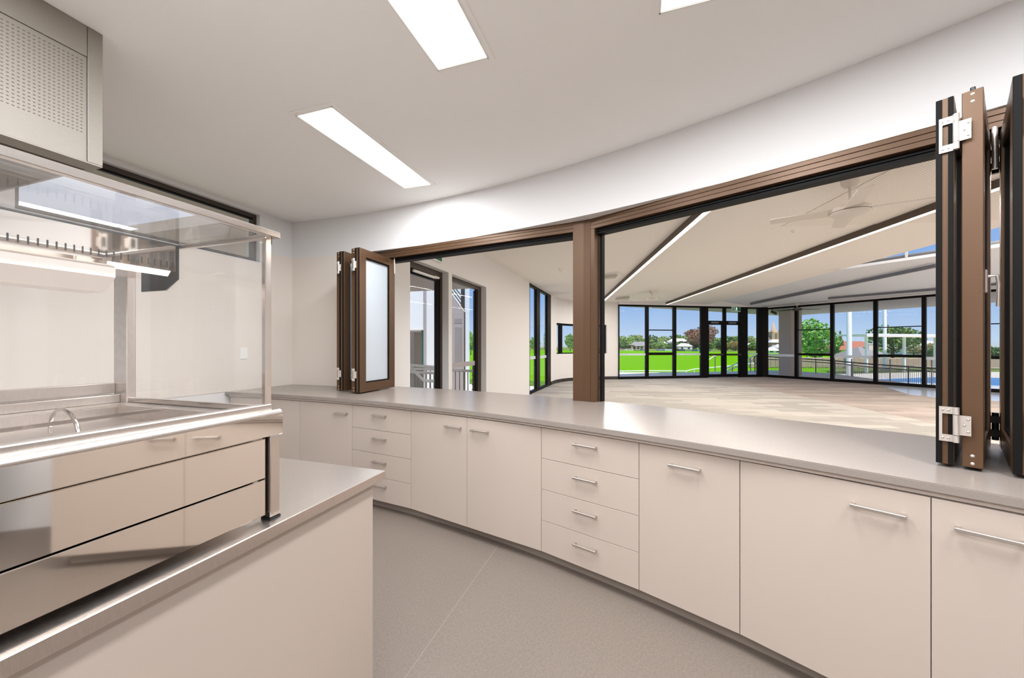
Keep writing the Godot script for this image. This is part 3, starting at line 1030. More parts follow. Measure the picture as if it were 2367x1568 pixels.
func hood() -> void:
	var o := thing("range_hood", "large stainless extraction hood with a slotted front hanging from the ceiling", "range hood", Vector3(-3.1, 2.1, -0.2))
	var x := -2.368
	var s := st()
	# walls of the canopy
	mm(s, Vector3(-3.84, 2.184, -1.081), Vector3(x - 0.012, 2.8, -1.07))
	mm(s, Vector3(-3.84, 2.184, 0.75), Vector3(x - 0.012, 2.8, 0.76))
	mm(s, Vector3(-3.84, 2.45, -1.07), Vector3(x - 0.012, 2.47, 0.75))
	wobj("canopy", s, M.hood_steel, o)
	wobj("corner_trim", box_of(Vector3(x - 0.03, 2.186, -1.081), Vector3(x + 0.001, 2.798, -1.0305), 0.001), M.hood_steel, o)
	wobj("top_fascia", box_of(Vector3(x - 0.02, 2.659, -1.029), Vector3(x, 2.798, 0.75), 0.001), M.hood_steel, o)
	var pf := wobj("slotted_panel", box_of(Vector3(x - 0.02, 2.186, -1.029), Vector3(x - 0.003, 2.657, 0.75), 0.001), M.hood_steel, o)
	s = st()
	for j in 22:
		for k in 60:
			var z := -1.015 + k * 0.0141
			var y := 2.312 + j * 0.0153
			mm(s, Vector3(x - 0.004, y - 0.0017, z), Vector3(x - 0.0025, y + 0.0017, z + 0.0068))
	var sl := obj("slots", s, M.slot_dark, pf)
	sl.set_meta("kind", "stuff")
	wobj("bottom_lip", box_of(Vector3(x - 0.09, 2.178, -1.081), Vector3(x, 2.186, 0.76), 0.001), M.hood_steel, o)
	wobj("gutter", box_of(Vector3(x - 0.12, 2.186, -1.07), Vector3(x - 0.09, 2.23, 0.75)), M.hood_steel, o)
	s = st()
	lathe(s, [[0.0, -0.002], [0.022, -0.002], [0.026, 0.001], [0.026, 0.006]], 20, Transform3D(Basis(), Vector3(-2.42, 2.178, -0.765)))
	wobj("drain_plug", s, M.slot_black, o)

# ---------------------------------------------------------------- folding leaves
func bifold(label: String, group: String, at: Vector3, dir: Vector3, th: float, frosted: bool, edge: Array) -> Node3D:
	var x := dir.normalized()
	var o := Node3D.new()
	o.name = numbered("folding_window")
	add_child(o)
	o.transform = Transform3D(Basis(x, Vector3.UP, x.cross(Vector3.UP)), at)
	tag(o, label, "window leaf", group)
	var w := 0.56
	var y0 := 0.0
	var y1 := 1.358
	var sw := 0.09
	for e in [[0.0, sw], [w - sw, w]]:
		obj("stile", box_of(Vector3(e[0], y0, 0), Vector3(e[1], y1, th), 0.0015), M.bronze, o)
	for e in [[y0, y0 + 0.085], [y1 - 0.075, y1]]:
		obj("rail", box_of(Vector3(sw, e[0], 0.001), Vector3(w - sw, e[1], th - 0.001), 0.0012), M.bronze, o)
	obj("pane", box_of(Vector3(sw, y0 + 0.085, th * 0.5 - 0.003), Vector3(w - sw, y1 - 0.075, th * 0.5 + 0.003)), M.frosted if frosted else M.glass, o)
	for z in [th * 0.5 - 0.016, th * 0.5 + 0.004]:
		for e in [[sw, w - sw, y0 + 0.085, y0 + 0.097], [sw, w - sw, y1 - 0.087, y1 - 0.075], [sw, sw + 0.009, y0 + 0.097, y1 - 0.087], [w - sw - 0.009, w - sw, y0 + 0.097, y1 - 0.087]]:
			obj("glazing_bead", box_of(Vector3(e[0], e[2], z), Vector3(e[1], e[3], z + 0.012)), M.rubber, o)
	for e in edge:
		obj("seal", box_of(Vector3(-0.006, y0 + 0.002, e[0]), Vector3(0.001, y1 - 0.002, e[1]), 0.001), M.rubber, o)
	return o

func hinge(o: Node3D, y: float, za: float, zb: float, k := 1.0) -> void:
	# knuckle between two leaves, an open plate on the left one (za) and a square plate on the right one (zb)
	var h := Node3D.new()
	h.name = "hinge"
	o.add_child(h, true)
	h.position = Vector3(-0.009, y, 0)
	var s := st()
	var zm := (za + zb) * 0.5
	var hr := 0.058 * k
	tube(s, [Vector3(-0.006, -hr, zm), Vector3(-0.006, -hr * 0.6, zm)], 0.0085, 12)
	tube(s, [Vector3(-0.006, -hr * 0.57, zm), Vector3(-0.006, hr * 0.57, zm)], 0.0085, 12)
	tube(s, [Vector3(-0.006, hr * 0.6, zm), Vector3(-0.006, hr, zm)], 0.0085, 12)
	obj("knuckle", s, M.hinge_metal, h)
	s = st()
	for e in [[-hr, -hr * 0.6, za - 0.027, zm], [hr * 0.6, hr, za - 0.027, zm], [-hr * 0.6, hr * 0.6, za - 0.027, za - 0.019]]:
		mm(s, Vector3(-0.001, e[0], e[2]), Vector3(0.002, e[1], e[3]))
	obj("open_plate", s, M.hinge_metal, h)
	s = st()
	mm(s, Vector3(-0.001, -hr * 0.56, zm), Vector3(0.002, hr * 0.56, zb + 0.02))
	obj("square_plate", s, M.hinge_metal, h)
	s = st()
	for p in [[hr * 0.35, zb + 0.013], [0.0, zb + 0.004], [-hr * 0.35, zb + 0.013], [hr * 0.8, za - 0.018], [hr * 0.8, za - 0.004], [-hr * 0.8, za - 0.018], [-hr * 0.8, za - 0.004]]:
		lathe(s, [[0.0, 0.0018], [0.003, 0.0015], [0.0042, 0.0]], 10, Transform3D(Basis(Vector3(0, 1, 0), Vector3(-1, 0, 0), Vector3(0, 0, 1)), Vector3(-0.001, p[0], p[1])))
	obj("screws", s, M.chrome, h)

func end_screws(o: Node3D, th: float) -> void:
	for y in [0.014, 0.042, 1.318, 1.344]:
		var s := st()
		lathe(s, [[0.0, 0.0016], [0.0045, 0.0013], [0.0055, 0.0]], 12, Transform3D(Basis(Vector3(0, 1, 0), Vector3(-1, 0, 0), Vector3(0, 0, 1)), Vector3(0, y, th * 0.5)))
		obj("screw", s, M.hinge_metal, o)

func bifolds() -> void:
	var gl := "folded leaves at the left servery opening"
	var dl := Vector3(-0.03, 0, -1)
	var a := bifold("outermost frosted folding window leaf, hard against the plain wall", gl, Vector3(-2.812, 0.912, -3.003), dl, 0.05, true, [[0.036, 0.049]])
	end_screws(a, 0.05)
	var b := bifold("frosted folding window leaf second from the plain wall", gl, Vector3(-2.757, 0.912, -2.985), dl, 0.05, true, [[0.002, 0.012], [0.034, 0.048]])
	hinge(b, 1.198, -0.004, 0.002); hinge(b, 0.168, -0.004, 0.002)
	var c := bifold("frosted folding window leaf third from the plain wall", gl, Vector3(-2.574, 0.912, -2.935), dl, 0.05, true, [])
	end_screws(c, 0.05)
	var d := bifold("frosted folding window leaf showing its whole face to the left opening", gl, Vector3(-2.517, 0.912, -2.918), dl, 0.052, true, [[0.002, 0.013], [0.038, 0.05]])
	hinge(d, 1.198, -0.004, 0.002); hinge(d, 0.168, -0.004, 0.002)
	var s := st()
	tube(s, [Vector3(0.548, 1.21, 0.058), Vector3(0.548, 1.375, 0.058)], 0.007, 10)
	obj("pivot", s, M.hinge_metal, d)
	var gr := "folded leaves at the right servery opening"
	var e := bifold("clear folding window leaf at the free end of the right stack", gr, Vector3(1.062, 0.912, -1.864), Vector3(0.56, 0, -0.828), 0.045, false, [[0.001, 0.016], [0.031, 0.044]])
	hinge(e, 1.218, 0.036, 0.066, 1.1); hinge(e, 0.15, 0.036, 0.066, 1.1)
	var f := bifold("clear folding window leaf with a lever handle, second in the right stack", gr, Vector3(1.118, 0.912, -1.834), Vector3(0.57, 0, -0.82), 0.05, false, [])
	end_screws(f, 0.05)
	s = st()
	tube(s, [Vector3(0.02, 1.358, 0.025), Vector3(0.02, 1.375, 0.025)], 0.007, 10)
	obj("pivot", s, M.black_plastic, f)
	# lever handle on the inner face
	obj("lever_rose", box_of(Vector3(0.05, 0.63, 0.05), Vector3(0.074, 0.715, 0.057), 0.003), M.hinge_metal, f)
	s = st()
	tube(s, [Vector3(0.062, 0.69, 0.058), Vector3(0.062, 0.69, 0.078), Vector3(0.064, 0.66, 0.082), Vector3(0.068, 0.58, 0.08)], 0.0055, 10)
	obj("lever", s, M.hinge_metal, f)
	var g := bifold("clear folding window leaf third in the right stack, by the frame edge", gr, Vector3(1.213, 0.912, -1.774), Vector3(0.512, 0, -0.859), 0.05, false, [[0.0, 0.02], [0.036, 0.046]])
	hinge(g, 1.218, 0.05, 0.07, 1.1); hinge(g, 0.15, 0.05, 0.07, 1.1)
	var h := bifold("clear folding window leaf last in the right stack, nearest the jamb", gr, Vector3(1.285, 0.912, -1.735), Vector3(0.512, 0, -0.859), 0.05, false, [])
	end_screws(h, 0.05)
	# far hinges that join the second and third leaf, and the roller carriers in the track
	for y in [1.255, 0.085]:
		s = st()
		tube(s, [Vector3(0.556, y - 0.06, 0.062), Vector3(0.556, y + 0.06, 0.062)], 0.011, 10)
		mm(s, Vector3(0.545, y - 0.045, 0.045), Vector3(0.565, y - 0.015, 0.08)); mm(s, Vector3(0.545, y + 0.015, 0.045), Vector3(0.565, y + 0.045, 0.08))
		obj("far_hinge", s, M.black_plastic, f)
	s = st()
	for z in [0.03, 0.062, 0.094]: tube(s, [Vector3(0.5, 1.2, z), Vector3(0.5, 1.38, z)], 0.0095, 10)
	obj("roller_carrier", s, M.hinge_metal, f)

# ---------------------------------------------------------------- lamps and small kitchen things
const PANEL_ENERGY := 3.6
const LED_ENERGY := 16.5

func ceiling_light(label: String, x: float, z: float) -> void:
	var o := thing("ceiling_light", label, "ceiling light", Vector3(x, 2.8, z), 0.0, "recessed panel lights of the kitchen")
	var s := st()
	for e in [[-0.168, -0.137, -0.612, 0.612], [0.137, 0.168, -0.612, 0.612], [-0.137, 0.137, -0.612, -0.581], [-0.137, 0.137, 0.581, 0.612]]:
		mm(s, Vector3(e[0], -0.006, e[2]), Vector3(e[1], 0.0, e[3]), 0.001)
	obj("frame", s, M.ceiling_paint, o)
	s = st()
	for e in [[-0.143, -0.137, -0.587, 0.587], [0.137, 0.143, -0.587, 0.587], [-0.143, 0.143, -0.587, -0.581], [-0.143, 0.143, 0.581, 0.587]]:
		mm(s, Vector3(e[0], -0.009, e[2]), Vector3(e[1], -0.004, e[3]))
	obj("inner_bead", s, M.white_plastic, o)
	obj("diffuser", box_of(Vector3(-0.137, -0.003, -0.581), Vector3(0.137, 0.0, 0.581)), M.panel_glow, o)
	area(Vector3(x, 2.79, z), 0.27, 1.16, PANEL_ENERGY, Color(0.965, 0.985, 1.0))

func kitchen_bits() -> void:
	ceiling_light("lit panel light nearest the corner, above the folded left windows", -1.895, -2.42)
	ceiling_light("lit panel light in the middle, cut off by the top of the picture", -0.855, -1.185)
	ceiling_light("lit panel light on the right, only its end in the picture", 0.228, -1.185)
	ceiling_light("lit panel light above the warmer, out of frame", -1.895, 0.06)
	ceiling_light("lit panel light behind the camera, over the bench end", -0.855, 1.3)
	ceiling_light("lit panel light behind the camera, in the middle", 0.228, 1.3)
	ceiling_light("lit panel light beside the camera, nearest the fridge", 1.31, -0.75)
	var o := thing("power_outlet", "white double power outlet on the wall behind the warmer", "power outlet", Vector3(-3.844, 1.275, -2.837))
	obj("plate", box_of(Vector3(0, -0.058, -0.036), Vector3(0.008, 0.058, 0.036), 0.002), M.white_plastic, o)
	for y in [-0.022, 0.025]:
		obj("rocker", box_of(Vector3(0.008, y - 0.009, -0.006), Vector3(0.012, y + 0.009, 0.008), 0.001), M.white_plastic, o)
	# fridge on the right of the camera, mirrored by the warmer
	o = thing("bar_fridge", "dark steel upright fridge with a white louvred grille, out of frame", "fridge", Vector3(2.4, 0, -0.75), -0.35)
	obj("body", box_of(Vector3(-0.32, 0.1, -0.33), Vector3(0.34, 2.0, 0.33), 0.006), M.profile_brown, o)
	obj("door", box_of(Vector3(-0.36, 0.55, -0.32), Vector3(-0.325, 1.98, 0.32), 0.006), M.dark_bronze, o)
	obj("plinth", box_of(Vector3(-0.3, 0, -0.3), Vector3(0.32, 0.1, 0.3)), M.black_plastic, o)
	for k in 9:
		obj("louvre", box_of(Vector3(-0.345, 0.16 + k * 0.038, -0.28), Vector3(-0.322, 0.178 + k * 0.038, 0.28), 0.003), M.white_plastic, o)

# ---------------------------------------------------------------- hall things
func linear_light(label: String, a: Vector3, b: Vector3, lit: bool, w: float, h: float, profile: String, energy: float) -> void:
	var mid := (a + b) * 0.5
	var o := thing("linear_light", label, "linear light", mid, 0.0, "linear ceiling lights of the hall")
	var d := b - a
	o.transform = Transform3D(Basis.looking_at(d.normalized(), Vector3.UP), mid)
	var n := d.length() * 0.5
	obj("housing", box_of(Vector3(-w / 2, -h, -n), Vector3(w / 2, 0.0, n), 0.002), M[profile], o)
	obj("diffuser", box_of(Vector3(-w / 2 + 0.004, -h - 0.004, -n + 0.004), Vector3(w / 2 - 0.004, -h, n - 0.004)), M.led_glow if lit else M.profile_grey, o)
	if lit:
		area(mid + Vector3(0, -h - 0.012, 0), w, n * 2.0, energy, Color(1.0, 0.975, 0.94), atan2(d.x, d.z))

func fan(label: String, at: Vector3, drop: float, dia: float, m: String, mount: String, turn: float, blades: int) -> void:
	var o := thing("ceiling_fan", label, "ceiling fan", at, turn, "ceiling fans of the hall")
	var s := st()
	lathe(s, [[0.0, -0.085], [0.055, -0.08], [0.075, -0.05], [0.08, 0.0]], 24)
	obj("ceiling_cup", s, M[mount], o)
	s = st()
	tube(s, [Vector3(0, -0.06, 0), Vector3(0, -drop + 0.04, 0)], 0.014, 10)
	obj("rod", s, M[mount], o)
	s = st()
	lathe(s, [[0.0, -drop - 0.075], [0.12, -drop - 0.07], [0.165, -drop - 0.055], [0.17, -drop - 0.045], [0.17, -drop], [0.155, -drop + 0.012], [0.05, -drop + 0.03], [0.035, -drop + 0.06], [0.0, -drop + 0.06]], 32)
	var hub := obj("motor", s, M[m], o)
	s = st()
	lathe(s, [[0.171, -drop - 0.042], [0.1725, -drop - 0.041], [0.1725, -drop - 0.038], [0.171, -drop - 0.037]], 32)
	obj("groove", s, M.profile_brown, hub)
	for k in blades:
		s = st()
		var t := Transform3D(Basis(Vector3.UP, TAU * k / blades) * Basis(Vector3.RIGHT, 0.17), Vector3(0, -drop - 0.02, 0))
		prism(s, PackedVector2Array([Vector2(0.15, -0.08), Vector2(dia / 2, -0.06), Vector2(dia / 2, 0.06), Vector2(0.15, 0.08)]), -0.004, 0.004, t)
		obj("blade", s, M[m], o)

func hall_things() -> void:
	linear_light("lit linear light on the left of the hall ceiling", Vector3(1.15, 3.12, -3.7), Vector3(-1.29, 3.12, -14.75), true, 0.08, 0.1, "profile_brown", LED_ENERGY)
	linear_light("long lit linear light in the middle of the hall ceiling", Vector3(4.12, 3.12, -3.3), Vector3(1.08, 3.12, -16.6), true, 0.08, 0.1, "profile_brown", LED_ENERGY)
	linear_light("long unlit grey linear light high on the white raked ceiling", Vector3(7.18, 3.44, -12.6), Vector3(4.43, 3.15, -18.17), false, 0.06, 0.09, "profile_grey", 0.0)
	linear_light("short unlit grey linear light just above the pool windows", Vector3(9.6, 3.075, -13.9), Vector3(6.49, 3.095, -16.6), false, 0.06, 0.06, "profile_grey", 0.0)
	linear_light("lit linear light in the upper ceiling, out of frame", Vector3(7.0, 4.5, -3.5), Vector3(6.1, 4.5, -10.5), true, 0.08, 0.1, "profile_brown", LED_ENERGY)
	linear_light("second lit linear light in the upper ceiling, out of frame", Vector3(9.4, 4.5, -7.6), Vector3(7.5, 4.5, -10.4), true, 0.08, 0.1, "profile_brown", LED_ENERGY * 1.5)
	fan("white ceiling fan nearest the servery, seen from below", Vector3(2.13, 3.12, -4.97), 0.31, 1.4, "fan_white", "fan_white", deg_to_rad(-14), 4)
	fan("small distant white ceiling fan in front of the oval windows", Vector3(0.41, 3.12, -13.06), 0.24, 1.42, "fan_white", "fan_white", deg_to_rad(24), 3)
	fan("dark ceiling fan before the pool windows", Vector3(6.0, 3.05, -18.0), 0.22, 1.75, "fan_dark", "fan_white", deg_to_rad(14), 3)
	# ceiling fittings
	for e in [["square ceiling air vent beside the bronze post", -0.727, -9.767, -0.22], ["thin ceiling air vent near the far windows", -0.53, -14.2, -0.22]]:
		var o := thing("air_vent", e[0], "air vent", Vector3(e[1], 3.12, e[2]), e[3], "air vents of the hall ceiling")
		obj("frame", box_of(Vector3(-0.32, -0.015, -0.32), Vector3(0.32, 0.0, 0.32), 0.004), M.white_plastic, o)
		for k in 6:
			var s := st()
			bx(s, Vector3(0, -0.022, -0.22 + k * 0.088), Vector3(0.5, 0.006, 0.06), 0.0, Transform3D(Basis(Vector3.RIGHT, 0.5), Vector3.ZERO))
			obj("blade", s, M.fan_white, o)
	for e in [["smoke_detector", "small white smoke detector on the ceiling left of the post", "smoke detector", -1.69, -8.66, 0.07, 0.055], ["ceiling_speaker", "round white ceiling speaker near the step of the ceiling", "speaker", 4.3, -10.6, 0.2, 0.02], ["sprinkler", "tiny white sprinkler head under the hall ceiling", "sprinkler", 2.25, -6.9, 0.04, 0.03]]:
		var o := thing(e[0], e[1], e[2], Vector3(e[3], 3.12, e[4]))
		var s := st()
		lathe(s, [[0.0, -e[6]], [e[5] * 0.6, -e[6] * 0.95], [e[5] * 0.9, -e[6] * 0.4], [e[5], 0.0]], 20)
		obj("cover", s, M.white_plastic, o)
		s = st()
		lathe(s, [[0.0, -e[6] - 0.006], [e[5] * 0.3, -e[6] - 0.005], [e[5] * 0.35, -e[6] + 0.002]], 14)
		obj("grille", s, M.fan_white, o)
	# exit signs: a white figure in a green field
	exit_sign("green running figure exit sign above the side door, half hidden by the head frame", Transform3D(Basis(Vector3(0, 0, -1), Vector3.UP, Vector3(1, 0, 0)), Vector3(-2.868, 2.72, -4.96)))
	var t := between(W2A, W2B)
	exit_sign("small green exit sign hanging over the double glass door", Transform3D(t.basis, t * Vector3(5.0, 2.88, 0.5)))

func exit_sign(label: String, t: Transform3D) -> void:
	var o := thing("exit_sign", label, "exit sign")
	o.transform = t
	obj("case", box_of(Vector3(-0.2, -0.11, 0.0), Vector3(0.2, 0.11, 0.035), 0.005), M.white_plastic, o)
	obj("sign_face", box_of(Vector3(-0.185, -0.09, 0.035), Vector3(0.185, 0.095, 0.038)), M.exit_glow, o)
	var s := st()
	lathe(s, [[0.0, 0.003], [0.016, 0.002], [0.018, 0.0]], 12, Transform3D(Basis(Vector3(1, 0, 0), Vector3(0, 0, 1), Vector3(0, -1, 0)), Vector3(0.0, 0.06, 0.038)))
	for e in [[Vector3(0.0, 0.04, 0.04), Vector3(-0.012, -0.015, 0.04)], [Vector3(-0.012, -0.015, 0.04), Vector3(0.03, -0.04, 0.04)], [Vector3(0.03, -0.04, 0.04), Vector3(0.022, -0.075, 0.04)], [Vector3(-0.012, -0.015, 0.04), Vector3(-0.03, -0.05, 0.04)], [Vector3(-0.03, -0.05, 0.04), Vector3(-0.06, -0.06, 0.04)], [Vector3(0.0, 0.035, 0.04), Vector3(0.045, 0.015, 0.04)], [Vector3(0.0, 0.035, 0.04), Vector3(-0.045, 0.012, 0.04)]]:
		tube(s, [e[0], e[1]], 0.008, 6)
	obj("sign_figure", s, M.exit_white, o)
	s = st()
	mm(s, Vector3(-0.12, -0.08, 0.038), Vector3(-0.11, 0.085, 0.04)); mm(s, Vector3(-0.12, 0.078, 0.038), Vector3(-0.07, 0.085, 0.04))
	obj("sign_doorway", s, M.exit_white, o)

# ---------------------------------------------------------------- outside: veranda
func pv(a: Array) -> PackedVector2Array:
	var p := PackedVector2Array()
	for k in range(0, a.size(), 2): p.append(Vector2(a[k], a[k + 1]))
	return p

func veranda() -> void:
	var s := st()
	prism(s, pv([-1.2, -15.9, -0.81, -16.96, 2.87, -20.42, 7.47, -25.0, 7.6, -24.98, 5.235, -19.42, -0.782, -16.1]), 3.05, 3.3)
	struct("ceiling_veranda", s, M.soffit_board, "pale soffit of the veranda outside the double door")
	s = st()
	prism(s, pv([5.235, -19.42, 7.6, -24.98, 8.4, -25.0, 12.1, -21.27, 17.2, -16.2, 12.25, -12.9]), 3.05, 3.3)
	struct("ceiling_veranda", s, M.lining_board, "grey lining boards of the veranda soffit on the pool side")
	s = st()
	prism(s, pv([-3.3, -15.3, -3.3, -20.2, -0.96, -20.5, 2.64, -21.7, 5.0, -23.3, 6.9, -25.0, 8.1, -24.6, 9.1, -22.9, 9.28, -19.7, 9.4, -18.05, 9.5, -15.45, 5.235, -19.42, -0.782, -16.12]), -0.35, -0.02)
	struct("floor_veranda", s, M.deck, "pale concrete veranda floor outside the hall")
	# column
	var o := thing("veranda_column", "square rendered concrete column under the veranda roof", "column", Vector3(6.72, -0.02, -21.0), 0.55)
	obj("shaft", box_of(Vector3(-0.31, 0.0, -0.31), Vector3(0.31, 3.07, 0.31), 0.01), M.concrete, o)
	obj("corner_strip", box_of(Vector3(0.3, 0.0, 0.16), Vector3(0.316, 3.07, 0.312)), M.grey_panel, o)
	# two spotlights under the soffit
	for e in [["small black spotlight left of the corner post", 4.6, -20.2, 0.5], ["small black spotlight right of the corner post", 5.9, -20.6, -0.6]]:
		var l := thing("spotlight", e[0], "spotlight", Vector3(e[1], 3.05, e[2]), e[3], "spotlights under the veranda soffit")
		s = st()
		tube(s, [Vector3(0, 0.0, 0), Vector3(0, -0.14, 0)], 0.02, 8)
		obj("stem", s, M.black_plastic, l)
		s = st()
		tube(s, [Vector3(-0.05, -0.1, 0), Vector3(0.17, -0.22, 0)], 0.055, 12)
		obj("head", s, M.black_plastic, l)
	# drain grate in the floor
	o = thing("floor_grate", "dark slotted floor grate at the left end of the veranda", "grate", Vector3(-0.35, -0.02, -17.0), 0.5)
	for k in 7:
		s = st()
		bx(s, Vector3(-0.3 + k * 0.1, 0.008, 0), Vector3(0.04, 0.016, 0.9), 0.0, Transform3D(Basis(Vector3.UP, -0.25), Vector3.ZERO))
		obj("bar", s, M.rail_dark, o)
	# white stair rails outside the door
	o = thing("stair_handrail", "white steel stair handrail seen through the left door leaf", "handrail", Vector3(4.1, -0.02, -24.0))
	s = st()
	tube(s, [Vector3(3.71, 0.519, -23.89), Vector3(4.03, 0.76, -24.0), Vector3(4.104, 0.78, -24.02), Vector3(4.16, 0.74, -24.04)], 0.03, 8)
	wobj("rail", s, M.rail_white, o)
	s = st()
	tube(s, [Vector3(4.104, -0.35, -24.021), Vector3(4.104, 0.78, -24.021)], 0.028, 8)
	wobj("post", s, M.rail_steel, o)
	o = thing("stair_handrail", "pair of sloping white stair rails seen through the right door leaf", "handrail", Vector3(5.3, -0.02, -23.4))
	for e in [[4.597, 0.109, -23.658, 5.368, 0.608, -23.282, 5.802, 0.827, -23.004, 5.909, 0.827, -23.04], [4.266, -0.262, -24.075, 5.226, 0.263, -23.656, 5.75, 0.56, -23.3]]:
		s = st()
		var pts := []
		for k in range(0, e.size(), 3): pts.append(Vector3(e[k], e[k + 1], e[k + 2]))
		tube(s, pts, 0.035, 8)
		wobj("rail", s, M.rail_white, o)
	for e in [[4.914, 0.2, -23.763], [5.642, 0.73, -23.162], [5.802, 0.82, -23.004]]:
		s = st()
		tube(s, [Vector3(e[0], -0.3, e[2]), Vector3(e[0], e[1], e[2])], 0.025, 8)
		wobj("post", s, M.rail_steel if e[0] < 5.7 else M.rail_dark, o)
	# ramp balustrade on the pool side: two dark rails and posts
	o = thing("ramp_balustrade", "dark steel balustrade of the ramp beside the pool windows", "balustrade", Vector3(9.0, -0.02, -22.2))
	var top := [Vector3(6.224, 0.796, -22.618), Vector3(7.759, 0.707, -23.128), Vector3(8.91, 0.636, -22.141), Vector3(9.034, 0.598, -19.231), Vector3(9.353, 0.592, -17.757), Vector3(9.5, 0.588, -15.7)]
	var low := []
	for p in top: low.append(p + Vector3(0.12, -0.13, -0.1))
	s = st()
	tube(s, top, 0.028, 8)
	wobj("rail", s, M.rail_dark, o)
	s = st()
	tube(s, low, 0.02, 8)
	wobj("rail", s, M.rail_dark, o)
	for k in 11:
		var f := k / 10.0 * 4.999
		var p: Vector3 = top[int(f)].lerp(top[int(f) + 1], f - int(f))
		s = st()
		tube(s, [p, Vector3(p.x, -0.02, p.z)], 0.02, 8)
		wobj("post", s, M.rail_dark if k % 2 == 0 else M.rail_steel, o)
	s = st()
	for k in 110:
		var f := k / 109.0 * 4.999
		var p: Vector3 = low[int(f)].lerp(low[int(f) + 1], f - int(f))
		mm(s, Vector3(p.x - 0.005, -0.02, p.z - 0.005), p + Vector3(0.005, 0, 0.005))
	wobj("balusters", s, M.rail_steel, o).set_meta("kind", "stuff")
	# hooped rail ends
	s = st()
	var hoop := []
	for k in 9: hoop.append(Vector3(5.9 + 0.2 * cos(PI * 0.3 + PI * 1.3 * k / 8.0), 0.62 + 0.2 * sin(PI * 0.3 + PI * 1.3 * k / 8.0), -22.9))
	tube(s, hoop, 0.022, 8)
	wobj("rail_hoop", s, M.rail_dark, o)
